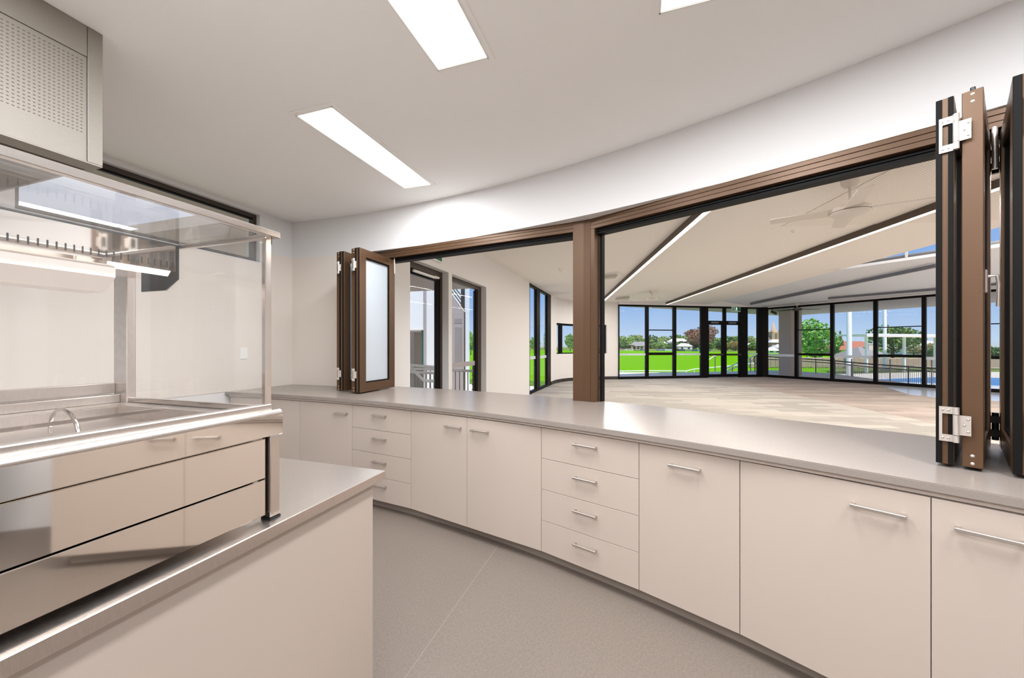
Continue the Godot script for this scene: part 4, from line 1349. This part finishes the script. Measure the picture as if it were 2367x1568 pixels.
# ---------------------------------------------------------------- outside: the yard beside the side door
func side_yard() -> void:
	var s := st()
	mm(s, Vector3(-7.6, 3.0, -10.0), Vector3(-3.07, 3.15, -3.6))
	mm(s, Vector3(-4.95, 2.95, -3.6), Vector3(-3.9, 3.1, 2.75))
	mm(s, Vector3(-7.6, 2.985, -7.3), Vector3(-3.07, 3.0, -7.28))
	struct("ceiling_eave", s, M.eave, "brown grey eave outside the side door of the hall")
	s = st()
	mm(s, Vector3(-6.5, -0.3, -9.5), Vector3(-3.07, -0.02, -3.5))
	struct("floor_landing", s, M.deck, "concrete landing outside the side door")
	s = st()
	mm(s, Vector3(-40, -1.6, -30), Vector3(-3.3, -1.5, -2))
	struct("floor_yard", s, M.paving, "paved yard beside the hall")
	# rails of the landing
	var o := thing("landing_balustrade", "white balustrade of the landing seen through the side door", "balustrade", Vector3(-3.6, -0.02, -5.8))
	for e in [[Vector3(-3.2, 1.0, -5.55), Vector3(-4.4, 1.0, -6.3)], [Vector3(-3.25, 0.87, -5.95), Vector3(-4.4, 0.87, -6.05)], [Vector3(-3.9, 0.985, -5.9), Vector3(-3.42, 0.765, -5.6)], [Vector3(-3.42, 0.765, -5.6), Vector3(-3.2, 0.77, -5.56)]]:
		s = st()
		tube(s, [e[0], e[1]], 0.024, 8)
		wobj("rail", s, M.rail_white, o)
	for k in 14:
		wobj("baluster", box_of(Vector3(-4.3 + k * 0.082, -0.02, -6.03), Vector3(-4.285 + k * 0.082, 0.86, -6.015)), M.rail_steel, o)
	var nb := thing("neighbour_building", "white rendered neighbouring building behind the high strip window", "building", Vector3(-9.5, -1.5, -3.0))
	wobj("wall", box_of(Vector3(-11, -1.5, -7.5), Vector3(-8.2, 8.0, 2.5)), M.render_wall, nb)
	wobj("roof", box_of(Vector3(-11.3, 8.0, -7.8), Vector3(-7.9, 8.2, 2.8)), M.roof_white, nb)
	o = thing("stair_balustrade", "steel stair balustrade seen through the tall side window", "balustrade", Vector3(-4.1, -0.02, -7.6))
	for e in [[Vector3(-4.4, 0.9, -6.5), Vector3(-3.13, 0.85, -6.95)], [Vector3(-3.45, 0.87, -7.9), Vector3(-3.2, 0.84, -8.3)], [Vector3(-3.45, 0.78, -7.9), Vector3(-3.2, 0.75, -8.3)]]:
		s = st()
		tube(s, [e[0], e[1]], 0.024, 8)
		wobj("rail", s, M.rail_white, o)
	s = st()
	tube(s, [Vector3(-3.12, -0.02, -6.98), Vector3(-3.12, 0.98, -6.98)], 0.035, 8)
	wobj("post", s, M.rail_dark, o)
	for k in 16:
		wobj("baluster", box_of(Vector3(-4.4 + k * 0.078, -0.02, -6.52 - k * 0.0265), Vector3(-4.385 + k * 0.078, 0.87, -6.505 - k * 0.0265)), M.rail_steel, o)
	for k in 4:
		s = st()
		tube(s, [Vector3(-3.4, 0.72 - k * 0.1, -7.5), Vector3(-3.16, 0.5 - k * 0.1, -7.7)], 0.012, 6)
		wobj("stair_wire", s, M.rail_dark, o)
	for k in 6:
		wobj("stair_tread", box_of(Vector3(-4.2, -0.02 - k * 0.17, -8.4 - k * 0.28), Vector3(-3.15, 0.02 - k * 0.17, -8.12 - k * 0.28)), M.house_brick, o)
	# white corrugated shed
	o = thing("corrugated_shed", "white corrugated shed with a dark doorway and green post", "shed", Vector3(-10.5, -1.5, -16.0))
	s = st()
	mm(s, Vector3(-9.05, -1.5, -18), Vector3(-8.3, 6.0, -15.0)); mm(s, Vector3(-14, 2.09, -18), Vector3(-9.05, 6.0, -15.0)); mm(s, Vector3(-14, -1.5, -18), Vector3(-11.6, 2.09, -15.0))
	wobj("wall", s, M.corrugated, o)
	s = st()
	for k in 30:
		var x := -9.0 + k * 0.0245
		tube(s, [Vector3(x, -1.5, -14.997), Vector3(x, 6.0, -14.997)], 0.009, 6, false)
	for k in 60:
		var x := -11.5 + k * 0.0405
		tube(s, [Vector3(x, 2.1, -14.997), Vector3(x, 6.0, -14.997)], 0.009, 6, false)
	wobj("corrugation", s, M.corrugated, o).set_meta("kind", "stuff")
	s = st()
	mm(s, Vector3(-9.14, -1.5, -14.98), Vector3(-9.03, 6.0, -14.93))
	wobj("downpipe", s, M.grey_panel, o)
	wobj("inner_wall", box_of(Vector3(-11.7, -1.5, -18.1), Vector3(-9.0, 2.2, -18.0)), M.eave, o)
	wobj("door_frame", box_of(Vector3(-9.66, -1.5, -16.1), Vector3(-9.36, 1.98, -15.9)), M.eave, o)
	wobj("green_post", box_of(Vector3(-9.36, -1.5, -15.35), Vector3(-9.16, 2.08, -15.1), 0.01), M.green_steel, o)
	wobj("lintel", box_of(Vector3(-11.6, 2.06, -15.05), Vector3(-9.15, 2.1, -14.97)), M.bead, o)
	# grey stair wall with a sloping top, a dark column and rails above it
	o = thing("stair_wall", "grey panelled stair wall with a sloping top beyond the tall window", "wall", Vector3(-6.5, -1.5, -12.7))
	var up := Transform3D(Basis(Vector3(0.949, 0, -0.3154), Vector3(0.3154, 0, 0.949), Vector3(0, 1, 0)), Vector3(-6.084, 0, -12.73))
	s = st()
	prism(s, pv([0, -1.5, 0, 2.623, -0.43, 3.2, -0.62, 3.44, -0.62, -1.5]), -0.12, 0.0, up)
	wobj("panel", s, M.grey_panel, o)
	s = st()
	prism(s, pv([0.02, 2.63, -0.43, 3.235, -0.62, 3.475, -0.62, 3.435, -0.43, 3.19, 0.0, 2.59]), -0.13, 0.01, up)
	wobj("capping", s, M.bead, o)
	for e in [[-0.36, 2.18, -0.07, 2.35], [-0.34, 0.63, -0.07, 2.03]]:
		s = st()
		prism(s, pv([e[0], e[1], e[2], e[1], e[2], e[3], e[0], e[3]]), 0.0, 0.01, up)
		wobj("window_pane", s, M.roof_grey, o)
	s = st()
	prism(s, pv([-0.15, 2.5, -0.02, 2.5, -0.02, 4.2, -0.15, 4.2]), -0.4, -0.2, up)
	wobj("column", s, M.rail_dark, o)
	s = st()
	prism(s, pv([0.0, -1.5, 0.03, -1.5, 0.03, 2.6, 0.0, 2.6]), -0.12, 0.01, up)
	wobj("edge_strip", s, M.dark_bronze, o)
	for k in 3:
		s = st()
		tube(s, [up * Vector3(-0.6, -0.1, 3.55 + k * 0.15), up * Vector3(-0.1, -0.1, 2.87 + k * 0.15)], 0.018, 6)
		wobj("rail", s, M.rail_dark, o)

# ---------------------------------------------------------------- outside: oval, pool, fences
func grounds() -> void:
	var s := st()
	prism(s, pv([-260, -26, 8.0, -26, 24, -60, 75, -150, 75, -176, 49.5, -193, 34.5, -208, 19.8, -228.2, 1.2, -236.2, -16, -238, -120, -238, -260, -160]), -1.7, -1.5)
	var o := struct("floor_oval", s, M.grass, "bright green turf of the sports oval")
	s = st()
	prism(s, pv([-700, -700, 900, -700, 900, 100, -700, 100]), -1.9, -1.62)
	struct("floor_ground", s, M.lawn, "dull green ground beyond the oval and the pool")
	s = st()
	prism(s, pv([8.2, -26, 15.5, -44, 34, -56, 60, -52, 60, -8, 12.6, -12.6]), -1.7, -1.47)
	struct("floor_pool_deck", s, M.paving, "cream paving round the swimming pool")
	# pool
	o = null
	var p := thing("swimming_pool", "blue swimming pool behind a mesh fence", "pool", Vector3(24, -1.47, -38))
	s = st()
	prism(s, pv([18.2, -39.5, 28, -46.5, 40, -38, 34, -27, 18.9, -32.2, 17.6, -34]), -1.47, -1.455)
	wobj("water", s, M.pool_water, p)
	s = st()
	for e in [[18.2, -39.5, 28, -46.5], [17.6, -34, 18.2, -39.5], [18.9, -32.2, 17.6, -34], [34, -27, 18.9, -32.2]]:
		var a := Vector3(e[0], -1.47, e[1])
		var b := Vector3(e[2], -1.47, e[3])
		mm(s, Vector3(0, 0, -0.2), Vector3((b - a).length(), 0.06, 0.2), 0.0, between(a, b))
	wobj("coping", s, M.pool_edge, p)
	for k in 3:
		s = st()
		tube(s, [Vector3(18.4 + k * 0.6, -1.43, -36.5 + k * 1.3), Vector3(36 + k * 1.0, -1.43, -31.5 + k * 2.0)], 0.06, 6)
		wobj("lane_rope", s, M.pool_edge, p)
	# mesh fence between the ramp and the pool
	var f := thing("mesh_fence", "grey chain wire fence between the ramp and the pool", "fence", Vector3(15, -1.4, -29))
	var a0 := Vector3(11.4, 0.0, -31.0)
	var a1 := Vector3(20.5, 0.0, -29.2)
	var t := between(a0, a1)
	var n := (a1 - a0).length()
	s = st()
	for k in 90:
		for dr in [-1.0, 1.0]:
			var x0 := n * k / 89.0
			var x1 := clampf(x0 + dr * 1.3, 0.0, n)
			var y1 := -1.25 + absf(x1 - x0)
			tube(s, [t * Vector3(x0, -1.25, 0), t * Vector3(x1, y1, 0)], 0.006, 4, false)
	wobj("wire_mesh", s, M.rail_steel, f).set_meta("kind", "stuff")
	for e in [0.08, -1.25]:
		s = st()
		tube(s, [t * Vector3(0, e, 0), t * Vector3(n, e, 0)], 0.025, 6)
		wobj("rail", s, M.rail_steel, f)
	for k in 6:
		s = st()
		tube(s, [t * Vector3(n * k / 5.0, -1.45, 0), t * Vector3(n * k / 5.0, 0.5, 0)], 0.03, 6)
		wobj("post", s, M.rail_dark, f)
	# low stone wall behind the pool
	var w := thing("stone_wall", "long low stone wall behind the pool lawn", "wall", Vector3(30, -1.5, -62))
	s = st()
	for k in 60:
		var x := 14.0 + k * 0.62
		var z := -57.0 - k * 0.16
		bx(s, Vector3(x, -0.85 + 0.04 * (k % 3), z), Vector3(0.6, 1.3, 0.5), 0.06)
	wobj("stones", s, M.stone_wall, w).set_meta("kind", "stuff")
	for k in 26:
		var x := 13.6 + k * 1.43
		s = st()
		mm(s, Vector3(x - 0.04, -0.3, -57.2 - k * 0.37), Vector3(x + 0.04, 0.05, -57.1 - k * 0.37))
		wobj("fence_stub", s, M.rail_dark, w)
	# white light poles
	for e in [["tall white floodlight pole left of the pool shelter", 17.855, -41.764, 0.2, 12.0], ["tall white floodlight pole behind the pool shelter", 27.611, -56.598, 0.19, 14.0], ["short white pole seen through the right door leaf", 24.4, -80.0, 0.16, 4.2], ["white sports pole beside the church spire", 33.0, -83.0, 0.12, 3.9]]:
		var q := thing("light_pole", e[0], "pole", Vector3(e[1], -1.5, e[2]), 0.0, "white poles outside")
		s = st()
		lathe(s, [[e[3] * 1.1, 0.0], [e[3], 0.4], [e[3] * 0.7, e[4]], [0.0, e[4]]], 14)
		obj("shaft", s, M.rail_white, q)
		obj("footing", box_of(Vector3(-e[3] * 1.6, -0.05, -e[3] * 1.6), Vector3(e[3] * 1.6, 0.12, e[3] * 1.6)), M.concrete, q)
	# pool shelter: a long thin roof on posts
	var c := thing("pool_shelter", "long white flat roofed shelter beside the pool", "shelter", Vector3(26, -1.5, -52))
	t = between(Vector3(21.44, 0, -49.28), Vector3(35, 0, -58.5))
	s = st()
	mm(s, Vector3(0, 2.4, -1.6), Vector3(17, 2.62, 1.2), 0.03, t)
	wobj("roof", s, M.roof_white, c)
	s = st()
	mm(s, Vector3(-0.05, 2.28, 1.0), Vector3(17, 2.44, 1.25), 0.0, t)
	wobj("fascia", s, M.bead, c)
	for x in [1.9, 7.8, 13.0]:
		s = st()
		mm(s, Vector3(x - 0.1, -1.5, -0.1), Vector3(x + 0.1, 2.4, 0.1), 0.0, t)
		wobj("post", s, M.rail_white, c)
	# boundary fence of the oval, near side
	var bf := thing("boundary_fence", "low white pipe fence round the near edge of the oval", "fence", Vector3(2.5, -1.5, -31))
	var pts := [Vector3(-4.0, -0.5, -29.2), Vector3(-1.1, -0.5, -28.95), Vector3(0.63, -0.5, -30.0), Vector3(3.3, -0.5, -30.5), Vector3(4.2, -0.5, -33.3), Vector3(5.3, -0.5, -35.2), Vector3(7.7, -0.5, -39.1), Vector3(10.1, -0.5, -44.0), Vector3(13.0, -0.5, -49.0)]
	s = st()
	tube(s, pts, 0.045, 8)
	wobj("rail", s, M.rail_white, bf)
	for q in pts:
		s = st()
		tube(s, [q, q + Vector3(0, -1.0, 0)], 0.04, 8)
		wobj("post", s, M.rail_white, bf)
	# advertising boards on the far fence
	var names := ["pale blue", "pink and white", "white", "black and white", "bright blue", "gold", "blue and white", "white lettered", "black", "charcoal", "cream", "grey"]
	var tone := [[168, 206, 232], [232, 196, 200], [240, 238, 234], [70, 68, 66], [90, 150, 216], [214, 168, 70], [96, 110, 190], [210, 212, 226], [46, 46, 46], [74, 76, 74], [226, 220, 206], [150, 146, 142]]
	var mid_line := [Vector3(-16, 0, -236), Vector3(1, 0, -234.2), Vector3(18.9, 0, -226.5), Vector3(32.9, 0, -206.7), Vector3(47.6, 0, -192)]
	var place := ["at the left end of the far fence", "in the first window pane", "in the first window pane, beside the house porch", "left of the first mullion", "behind the first mullion", "in the middle pane, far left", "in the middle pane", "in the middle pane, right half", "left of the brown tree", "under the brown tree", "just before the doors", "behind the doors"]
	var cols: Array = []
	for k in 12: cols.append(mat("board_%d" % k, col(tone[k][0], tone[k][1], tone[k][2]), 0.7))
	var run := 0.0
	for k in 14:
		var i := k % 12
		var seg := 0
		var left := run
		while seg < 3 and left > (mid_line[seg + 1] - mid_line[seg]).length():
			left -= (mid_line[seg + 1] - mid_line[seg]).length()
			seg += 1
		var dirv: Vector3 = (mid_line[seg + 1] - mid_line[seg]).normalized()
		var at: Vector3 = mid_line[seg] + dirv * left
		var b := thing("advertising_board", "%s advertising board %s" % [names[i], place[i]] if k < 12 else "%s advertising board on the fence hidden by the doors" % names[i], "sign board", Vector3(at.x, -1.5, at.z), atan2(-dirv.z, dirv.x), "advertising boards on the oval fence")
		obj("panel", box_of(Vector3(0, 0.1, -0.05), Vector3(4.3, 1.15, 0.05)), cols[i], b)
		obj("stripe", box_of(Vector3(0.5, 0.45, 0.05), Vector3(3.8, 0.8, 0.06)), cols[(i + 7) % 12], b)
		run += 4.45

# ---------------------------------------------------------------- outside: trees, houses, church
const LEAF := {
	"g": [[0.156, 0.312, 0.065], [0.260, 0.429, 0.091], [0.364, 0.520, 0.130]],
	"y": [[0.390, 0.468, 0.156], [0.520, 0.598, 0.234], [0.468, 0.520, 0.260]],
	"d": [[0.065, 0.156, 0.052], [0.104, 0.221, 0.065], [0.143, 0.260, 0.078]],
	"o": [[0.312, 0.312, 0.156], [0.429, 0.403, 0.221], [0.494, 0.468, 0.260]],
	"b": [[0.286, 0.143, 0.091], [0.390, 0.208, 0.130], [0.520, 0.312, 0.208]],
	"r": [[0.390, 0.260, 0.078], [0.520, 0.325, 0.104], [0.338, 0.312, 0.104]],
	"v": [[0.130, 0.351, 0.052], [0.260, 0.546, 0.091], [0.416, 0.702, 0.169]],
	"w": [[0.078, 0.182, 0.052], [0.156, 0.286, 0.078], [0.312, 0.416, 0.130]],
	"n": [[0.182, 0.286, 0.104], [0.312, 0.364, 0.156], [0.390, 0.390, 0.208]],
	"h": [[0.078, 0.182, 0.052], [0.130, 0.260, 0.065], [0.195, 0.338, 0.078]],
}

func crown(kind: String, c: Vector3, r: Vector3, count: int, size: float) -> SurfaceTool:
	var s := st()
	var pal: Array = LEAF[kind]
	var lobes := []
	for k in 14:
		var d := Vector3(rng.randfn(), rng.randfn(), rng.randfn()).normalized()
		if kind == "n":
			var h := rng.randf()
			lobes.append([Vector3(0, (h * 2.0 - 1.0) * r.y, 0), Vector3(1.0 - h, 0.22, 1.0 - h)])
		elif kind == "h":
			lobes.append([Vector3((rng.randf() * 2.0 - 1.0) * r.x * 0.85, 0, 0), Vector3(0.25, 0.9, 0.9)])
		else:
			lobes.append([d * r * 0.55, Vector3.ONE * rng.randf_range(0.35, 0.55)])
	for k in count:
		var lb: Array = lobes[k % lobes.size()]
		var d := Vector3(rng.randfn(), rng.randfn(), rng.randfn()).normalized()
		var at: Vector3 = c + lb[0] + d * r * lb[1] * rng.randf_range(0.75, 1.05)
		var b := Basis.from_euler(Vector3(rng.randf() * TAU, rng.randf() * TAU, rng.randf() * TAU))
		var z := size * rng.randf_range(0.7, 1.4)
		var q: Array = pal[rng.randi() % 3]
		var tone := rng.randf_range(0.85, 1.15)
		s.set_color(Color(q[0] * tone, q[1] * tone, q[2] * tone))
		s.add_vertex(at + b * Vector3(-z, 0, 0)); s.add_vertex(at + b * Vector3(0, 0, -z * 0.6)); s.add_vertex(at + b * Vector3(z, 0, 0))
		s.add_vertex(at + b * Vector3(-z, 0, 0)); s.add_vertex(at + b * Vector3(z, 0, 0)); s.add_vertex(at + b * Vector3(0, 0, z * 0.6))
	return s

func house(label: String, at: Vector3, turn: float, w: float, d: float, h: float, wall: String, roof: String, windows: int) -> Node3D:
	var o := thing("house", label, "house", at, turn, "houses beyond the grounds")
	obj("walls", box_of(Vector3(-w / 2, 0, -d / 2), Vector3(w / 2, h, d / 2)), M[wall], o)
	var s := st()
	var e := 0.4
	var up := h + d * 0.28
	var a := Vector3(-w / 2 - e, h, d / 2 + e); var b := Vector3(w / 2 + e, h, d / 2 + e); var c := Vector3(w / 2 + e, h, -d / 2 - e); var f := Vector3(-w / 2 - e, h, -d / 2 - e)
	var p := Vector3(-w / 2 + d * 0.3, up, 0); var q := Vector3(w / 2 - d * 0.3, up, 0)
	face(s, [a, b, q, p], Vector3(0, 1, 1)); face(s, [c, f, p, q], Vector3(0, 1, -1)); face(s, [a, p, f], Vector3(-1, 1, 0)); face(s, [b, c, q], Vector3(1, 1, 0)); face(s, [a, b, c, f], Vector3.DOWN)
	obj("roof", s, M[roof], o)
	for k in windows:
		var x := -w / 2 + w * (k + 0.5) / windows
		obj("window", box_of(Vector3(x - 0.6, h * 0.35, d / 2), Vector3(x + 0.6, h * 0.8, d / 2 + 0.06)), M.window_dark, o)
	return o

func trees_and_houses() -> void:
	var list := [
		["g", -11.3, -272.3, 8.49, 5.06, "dense green tree at the left edge of the first oval window"],
		["g", -3.9, -268.5, 6.00, 4.36, "rounded green tree behind the porch house"],
		["y", -2.1, -347.0, 12.22, 8.25, "pale green hump of trees on the skyline above the porch house"],
		["d", 3.8, -266.8, 5.36, 3.72, "dark green tree just left of the first mullion"],
		["y", 16.9, -342.8, 8.62, 10.91, "pale yellow green trees on the skyline of the middle pane"],
		["g", 12.4, -267.6, 4.19, 7.39, "broad green willow in the middle pane"],
		["d", 20.3, -268.1, 2.48, 3.66, "dark green tree right of the willow"],
		["d", 27.1, -268.2, 4.98, 3.63, "dark round evergreen tree left of the brown tree"],
		["o", 34.2, -359.1, 8.85, 9.38, "olive trees on the skyline left of the brown tree"],
		["b", 39.1, -265.9, 14.71, 12.00, "large russet brown tree behind the left door leaf"],
		["y", 73.2, -361.5, 10.80, 7.27, "pale green tree seen at the top of the right door leaf"],
		["r", 57.5, -269.9, 4.59, 6.49, "rusty golden tree behind the right door leaf"],
		["y", 74.0, -300.7, 7.90, 4.47, "light feathery tree in the narrow pane beside the doors"],
		["d", 72.1, -281.1, 2.46, 1.94, "dark green tree beside the corner post"],
		["o", 97.1, -348.4, 4.76, 4.43, "olive trees below the church"],
		["v", 28.6, -78.0, 6.08, 3.18, "big bright green tree beside the veranda column"],
		["n", 60.3, -146.5, 5.85, 1.64, "pointed pine tree left of the first floodlight pole"],
		["d", 54.1, -133.9, 2.60, 1.25, "dark shrub below the pointed pine"],
		["w", 47.4, -94.8, 5.61, 4.77, "large spreading dark tree behind the pool shelter"],
		["v", 40.0, -87.1, 0.87, 1.99, "bright green bush left of the spreading tree"],
		["o", 75.4, -141.0, 2.35, 2.50, "olive green tree right of the spreading tree"],
		["o", 72.9, -129.6, 2.26, 1.93, "dull green tree at the right end of the pool view"],
		["d", 58.6, -103.8, 0.81, 1.09, "dark bush below the tree at the right end"],
		["v", 41.1, -98.0, 0.62, 1.09, "low bright bush at the foot of the left floodlight pole"],
		["v", -50.2, -109.8, 6.12, 2.32, "bright green tree seen through the tall side window"],
		["g", -56.2, -128.9, 5.80, 1.91, "green tree at the right edge of the tall side window"],
		["g", -44.0, -164.5, 6.18, 2.70, "green tree seen through the corner glazing"],
		["d", -20.8, -87.9, 5.75, 0.61, "tall dark cypress behind the corner glazing"],
		["g", -34.1, -199.4, 7.71, 3.41, "green tree left of the post in the band window"],
		["y", -18.9, -236.1, 6.58, 3.14, "yellow green tree in the band window right of the post"],
		["d", 53.2, -80.9, 1.35, 1.36, "dark tree between the right folded leaves"],
		["h", -4.9, -251.3, -2.47, 4.64, "clipped green hedge before the porch house"],
		["h", 18.1, -262.1, -1.96, 9.66, "dark hedge behind the advertising boards in the middle pane"],
		["h", 34.8, -265.5, -1.94, 5.48, "green hedge under the brown tree"]
	]
	for e in list:
		var kind: String = e[0]
		var r: float = e[4]
		var base := -1.6
		var top: float = e[3]
		var hedge := kind == "h"
		var o := thing("hedge" if hedge else "tree", e[5], "hedge" if hedge else "tree", Vector3(e[1], base, e[2]), 0.0, "trees and hedges beyond the windows")
		var h := top - base
		var low := 0.02 if hedge or kind in ["n", "d"] else 0.16
		var cy := h * (0.5 + low * 0.5)
		var ry := h * (0.5 - low * 0.5)
		var count := 900
		if kind in ["b", "v", "w"] and r > 2.0: count = 3600
		var s := crown(kind, Vector3(0, cy, 0), Vector3(r, ry, minf(r, 6.0)) * 0.98, count, maxf(0.09, minf(r, ry) * (0.075 if count > 2000 else 0.15)))
		obj("crown", s, M.leaves, o)
		if not hedge:
			s = st()
			tube(s, [Vector3(0, 0, 0), Vector3(r * 0.03, h * 0.3, 0), Vector3(-r * 0.02, h * 0.6, 0)], maxf(0.08, r * 0.06), 7)
			obj("trunk", s, M.bark, o)
			for k in (5 if count > 2000 else 2):
				s = st()
				var d := Vector3(cos(k * 2.4 + 0.4), 0.7, sin(k * 2.4 + 0.4)) * r * 0.5
				tube(s, [Vector3(0, h * (0.25 + 0.05 * k), 0), Vector3(0, h * (0.25 + 0.05 * k), 0) + d], maxf(0.04, r * 0.03), 6)
				obj("branch", s, M.bark, o)
	var pl := house("brick house with a white columned porch behind the hedge", Vector3(0.5, -1.5, -262), 0.1, 11, 8, 3.4, "house_brick", "roof_grey", 3)
	for k in 3: obj("porch_column", box_of(Vector3(-2.6 + k * 2.2, 0, 5.6), Vector3(-2.2 + k * 2.2, 2.8, 6.0)), M.house_white, pl)
	obj("porch_roof", box_of(Vector3(-3.6, 2.8, 4.0), Vector3(2.6, 3.3, 6.4)), M.roof_white, pl)
	# dense belt behind the boards and on the rise beyond
	var kinds := ["g", "y", "g", "o", "g", "d", "y", "o"]
	for k in 46:
		var far := k % 2 == 1
		var f := k / 45.0
		var bx_ := lerpf(-20.0, 92.0, f) + rng.randf_range(-1.5, 1.5)
		var bz := lerpf(-262.0, -285.0, f) if not far else lerpf(-335.0, -360.0, f)
		var kd: String = kinds[(k * 5 + k / 3) % 8]
		var hh := rng.randf_range(4.6, 7.2) if not far else rng.randf_range(9.5, 13.5)
		var rr := rng.randf_range(2.6, 4.2) if not far else rng.randf_range(4.0, 6.5)
		var lab := "tree in the far belt of trees on the skyline behind the oval" if far else "low tree in the near belt of trees behind the advertising boards"
		var tr := thing("tree", lab, "tree", Vector3(bx_, -1.6, bz), 0.0, "far belt of trees behind the oval" if far else "near belt of trees behind the oval")
		obj("crown", crown(kd, Vector3(0, hh * 0.52, 0), Vector3(rr, hh * 0.48, rr), 500, rr * 0.17), M.leaves, tr)
		var ts := st()
		tube(ts, [Vector3(0, 0, 0), Vector3(0, hh * 0.5, 0)], 0.2, 6)
		obj("trunk", ts, M.bark, tr)
	house("white house on the slope in the middle pane", Vector3(29.4, -1.5, -326), 0.2, 14, 9, 6.2, "house_white", "house_white", 4)
	house("long white house above the willow", Vector3(17.5, -1.5, -322), 0.0, 7, 7, 4.6, "house_white", "roof_white", 2)
	house("small white gabled clubhouse under the brown tree", Vector3(27.4, -1.5, -264), 0.15, 8, 7, 2.6, "house_white", "house_white", 2)
	house("white shed in the narrow pane beside the doors", Vector3(70.5, -1.5, -287), 0.3, 12, 8, 2.4, "house_brick", "roof_white", 3)
	house("long white roofed building right of the corner post", Vector3(68.5, -1.5, -233), 0.25, 8, 6, 4.6, "house_brick", "roof_white", 2)
	house("white roofed house below the church", Vector3(64.2, -1.5, -210), 0.2, 8, 6, 2.0, "house_white", "roof_white", 3)
	house("low white shed at the oval end", Vector3(49.5, -1.5, -174), 0.3, 5, 4, 1.0, "house_white", "roof_white", 2)
	house("pink roofed house behind the left floodlight pole", Vector3(80, -1.5, -186), 0.3, 14, 9, 2.2, "house_white", "roof_red", 3)
	house("brown roofed house between the pine and the pole", Vector3(61.5, -1.5, -148), 0.3, 11, 8, 1.6, "house_brick", "roof_red", 3)
	house("white house right of the spreading tree", Vector3(91.7, -1.5, -167), 0.35, 15, 9, 2.0, "house_white", "roof_white", 3)
	house("white house at the right end of the pool view", Vector3(82.5, -1.5, -144), 0.4, 10, 8, 1.4, "house_white", "roof_red", 3)
	var ct := house("grey roofed cottage with a cream chimney by the left floodlight pole", Vector3(33.6, -1.5, -75), 0.3, 4, 5, 1.3, "house_white", "roof_grey", 2)
	obj("chimney", box_of(Vector3(0.3, 1.0, 0.4), Vector3(1.0, 3.1, 1.0)), M.bead, ct)
	obj("chimney_cap", box_of(Vector3(0.22, 3.1, 0.33), Vector3(1.08, 3.25, 1.07)), M.house_white, ct)
	# church
	var o := thing("church", "sandstone church with a tall pointed spire on the skyline", "church", Vector3(141.3, -1.6, -489.6), 0.29)
	obj("tower", box_of(Vector3(-4.2, 0, -4.2), Vector3(4.2, 18.5, 4.2), 0.2), M.sandstone, o)
	var s := st()
	lathe(s, [[4.0, 18.5], [2.2, 20.5], [0.0, 30.4]], 8)
	obj("spire", s, M.sandstone, o)
	for e in [[-1, -1], [1, -1], [1, 1], [-1, 1]]:
		s = st()
		lathe(s, [[0.9, 17.5], [0.9, 19.0], [0.0, 22.6]], 6, Transform3D(Basis(), Vector3(e[0] * 3.6, 0, e[1] * 3.6)))
		obj("pinnacle", s, M.sandstone, o)
	obj("belfry_window", box_of(Vector3(-1.0, 11.0, 4.2), Vector3(1.0, 16.5, 4.35)), M.slate, o)
	s = st()
	for f in [[[-15, -1.0], [-4, -1.0]], [[4, -6.0], [14, -6.0]]]:
		var x0: float = f[0][0]
		var x1: float = f[1][0]
		mm(s, Vector3(x0, 0, -5), Vector3(x1, 8.0, 5))
	obj("nave", s, M.slate, o)
	s = st()
	face(s, [Vector3(-15, 8, 5.4), Vector3(-4, 8, 5.4), Vector3(-4, 13.6, 0), Vector3(-15, 13.6, 0)], Vector3(0, 1, 1))
	face(s, [Vector3(-15, 8, -5.4), Vector3(-4, 8, -5.4), Vector3(-4, 13.6, 0), Vector3(-15, 13.6, 0)], Vector3(0, 1, -1))
	face(s, [Vector3(4, 8, 5.4), Vector3(13, 8, 5.4), Vector3(6, 14.5, 0), Vector3(4, 14.5, 0)], Vector3(0, 1, 1))
	face(s, [Vector3(13, 8, 5.4), Vector3(13, 8, -5.4), Vector3(6, 14.5, 0)], Vector3(1, 1, 0))
	obj("nave_roof", s, M.slate, o)
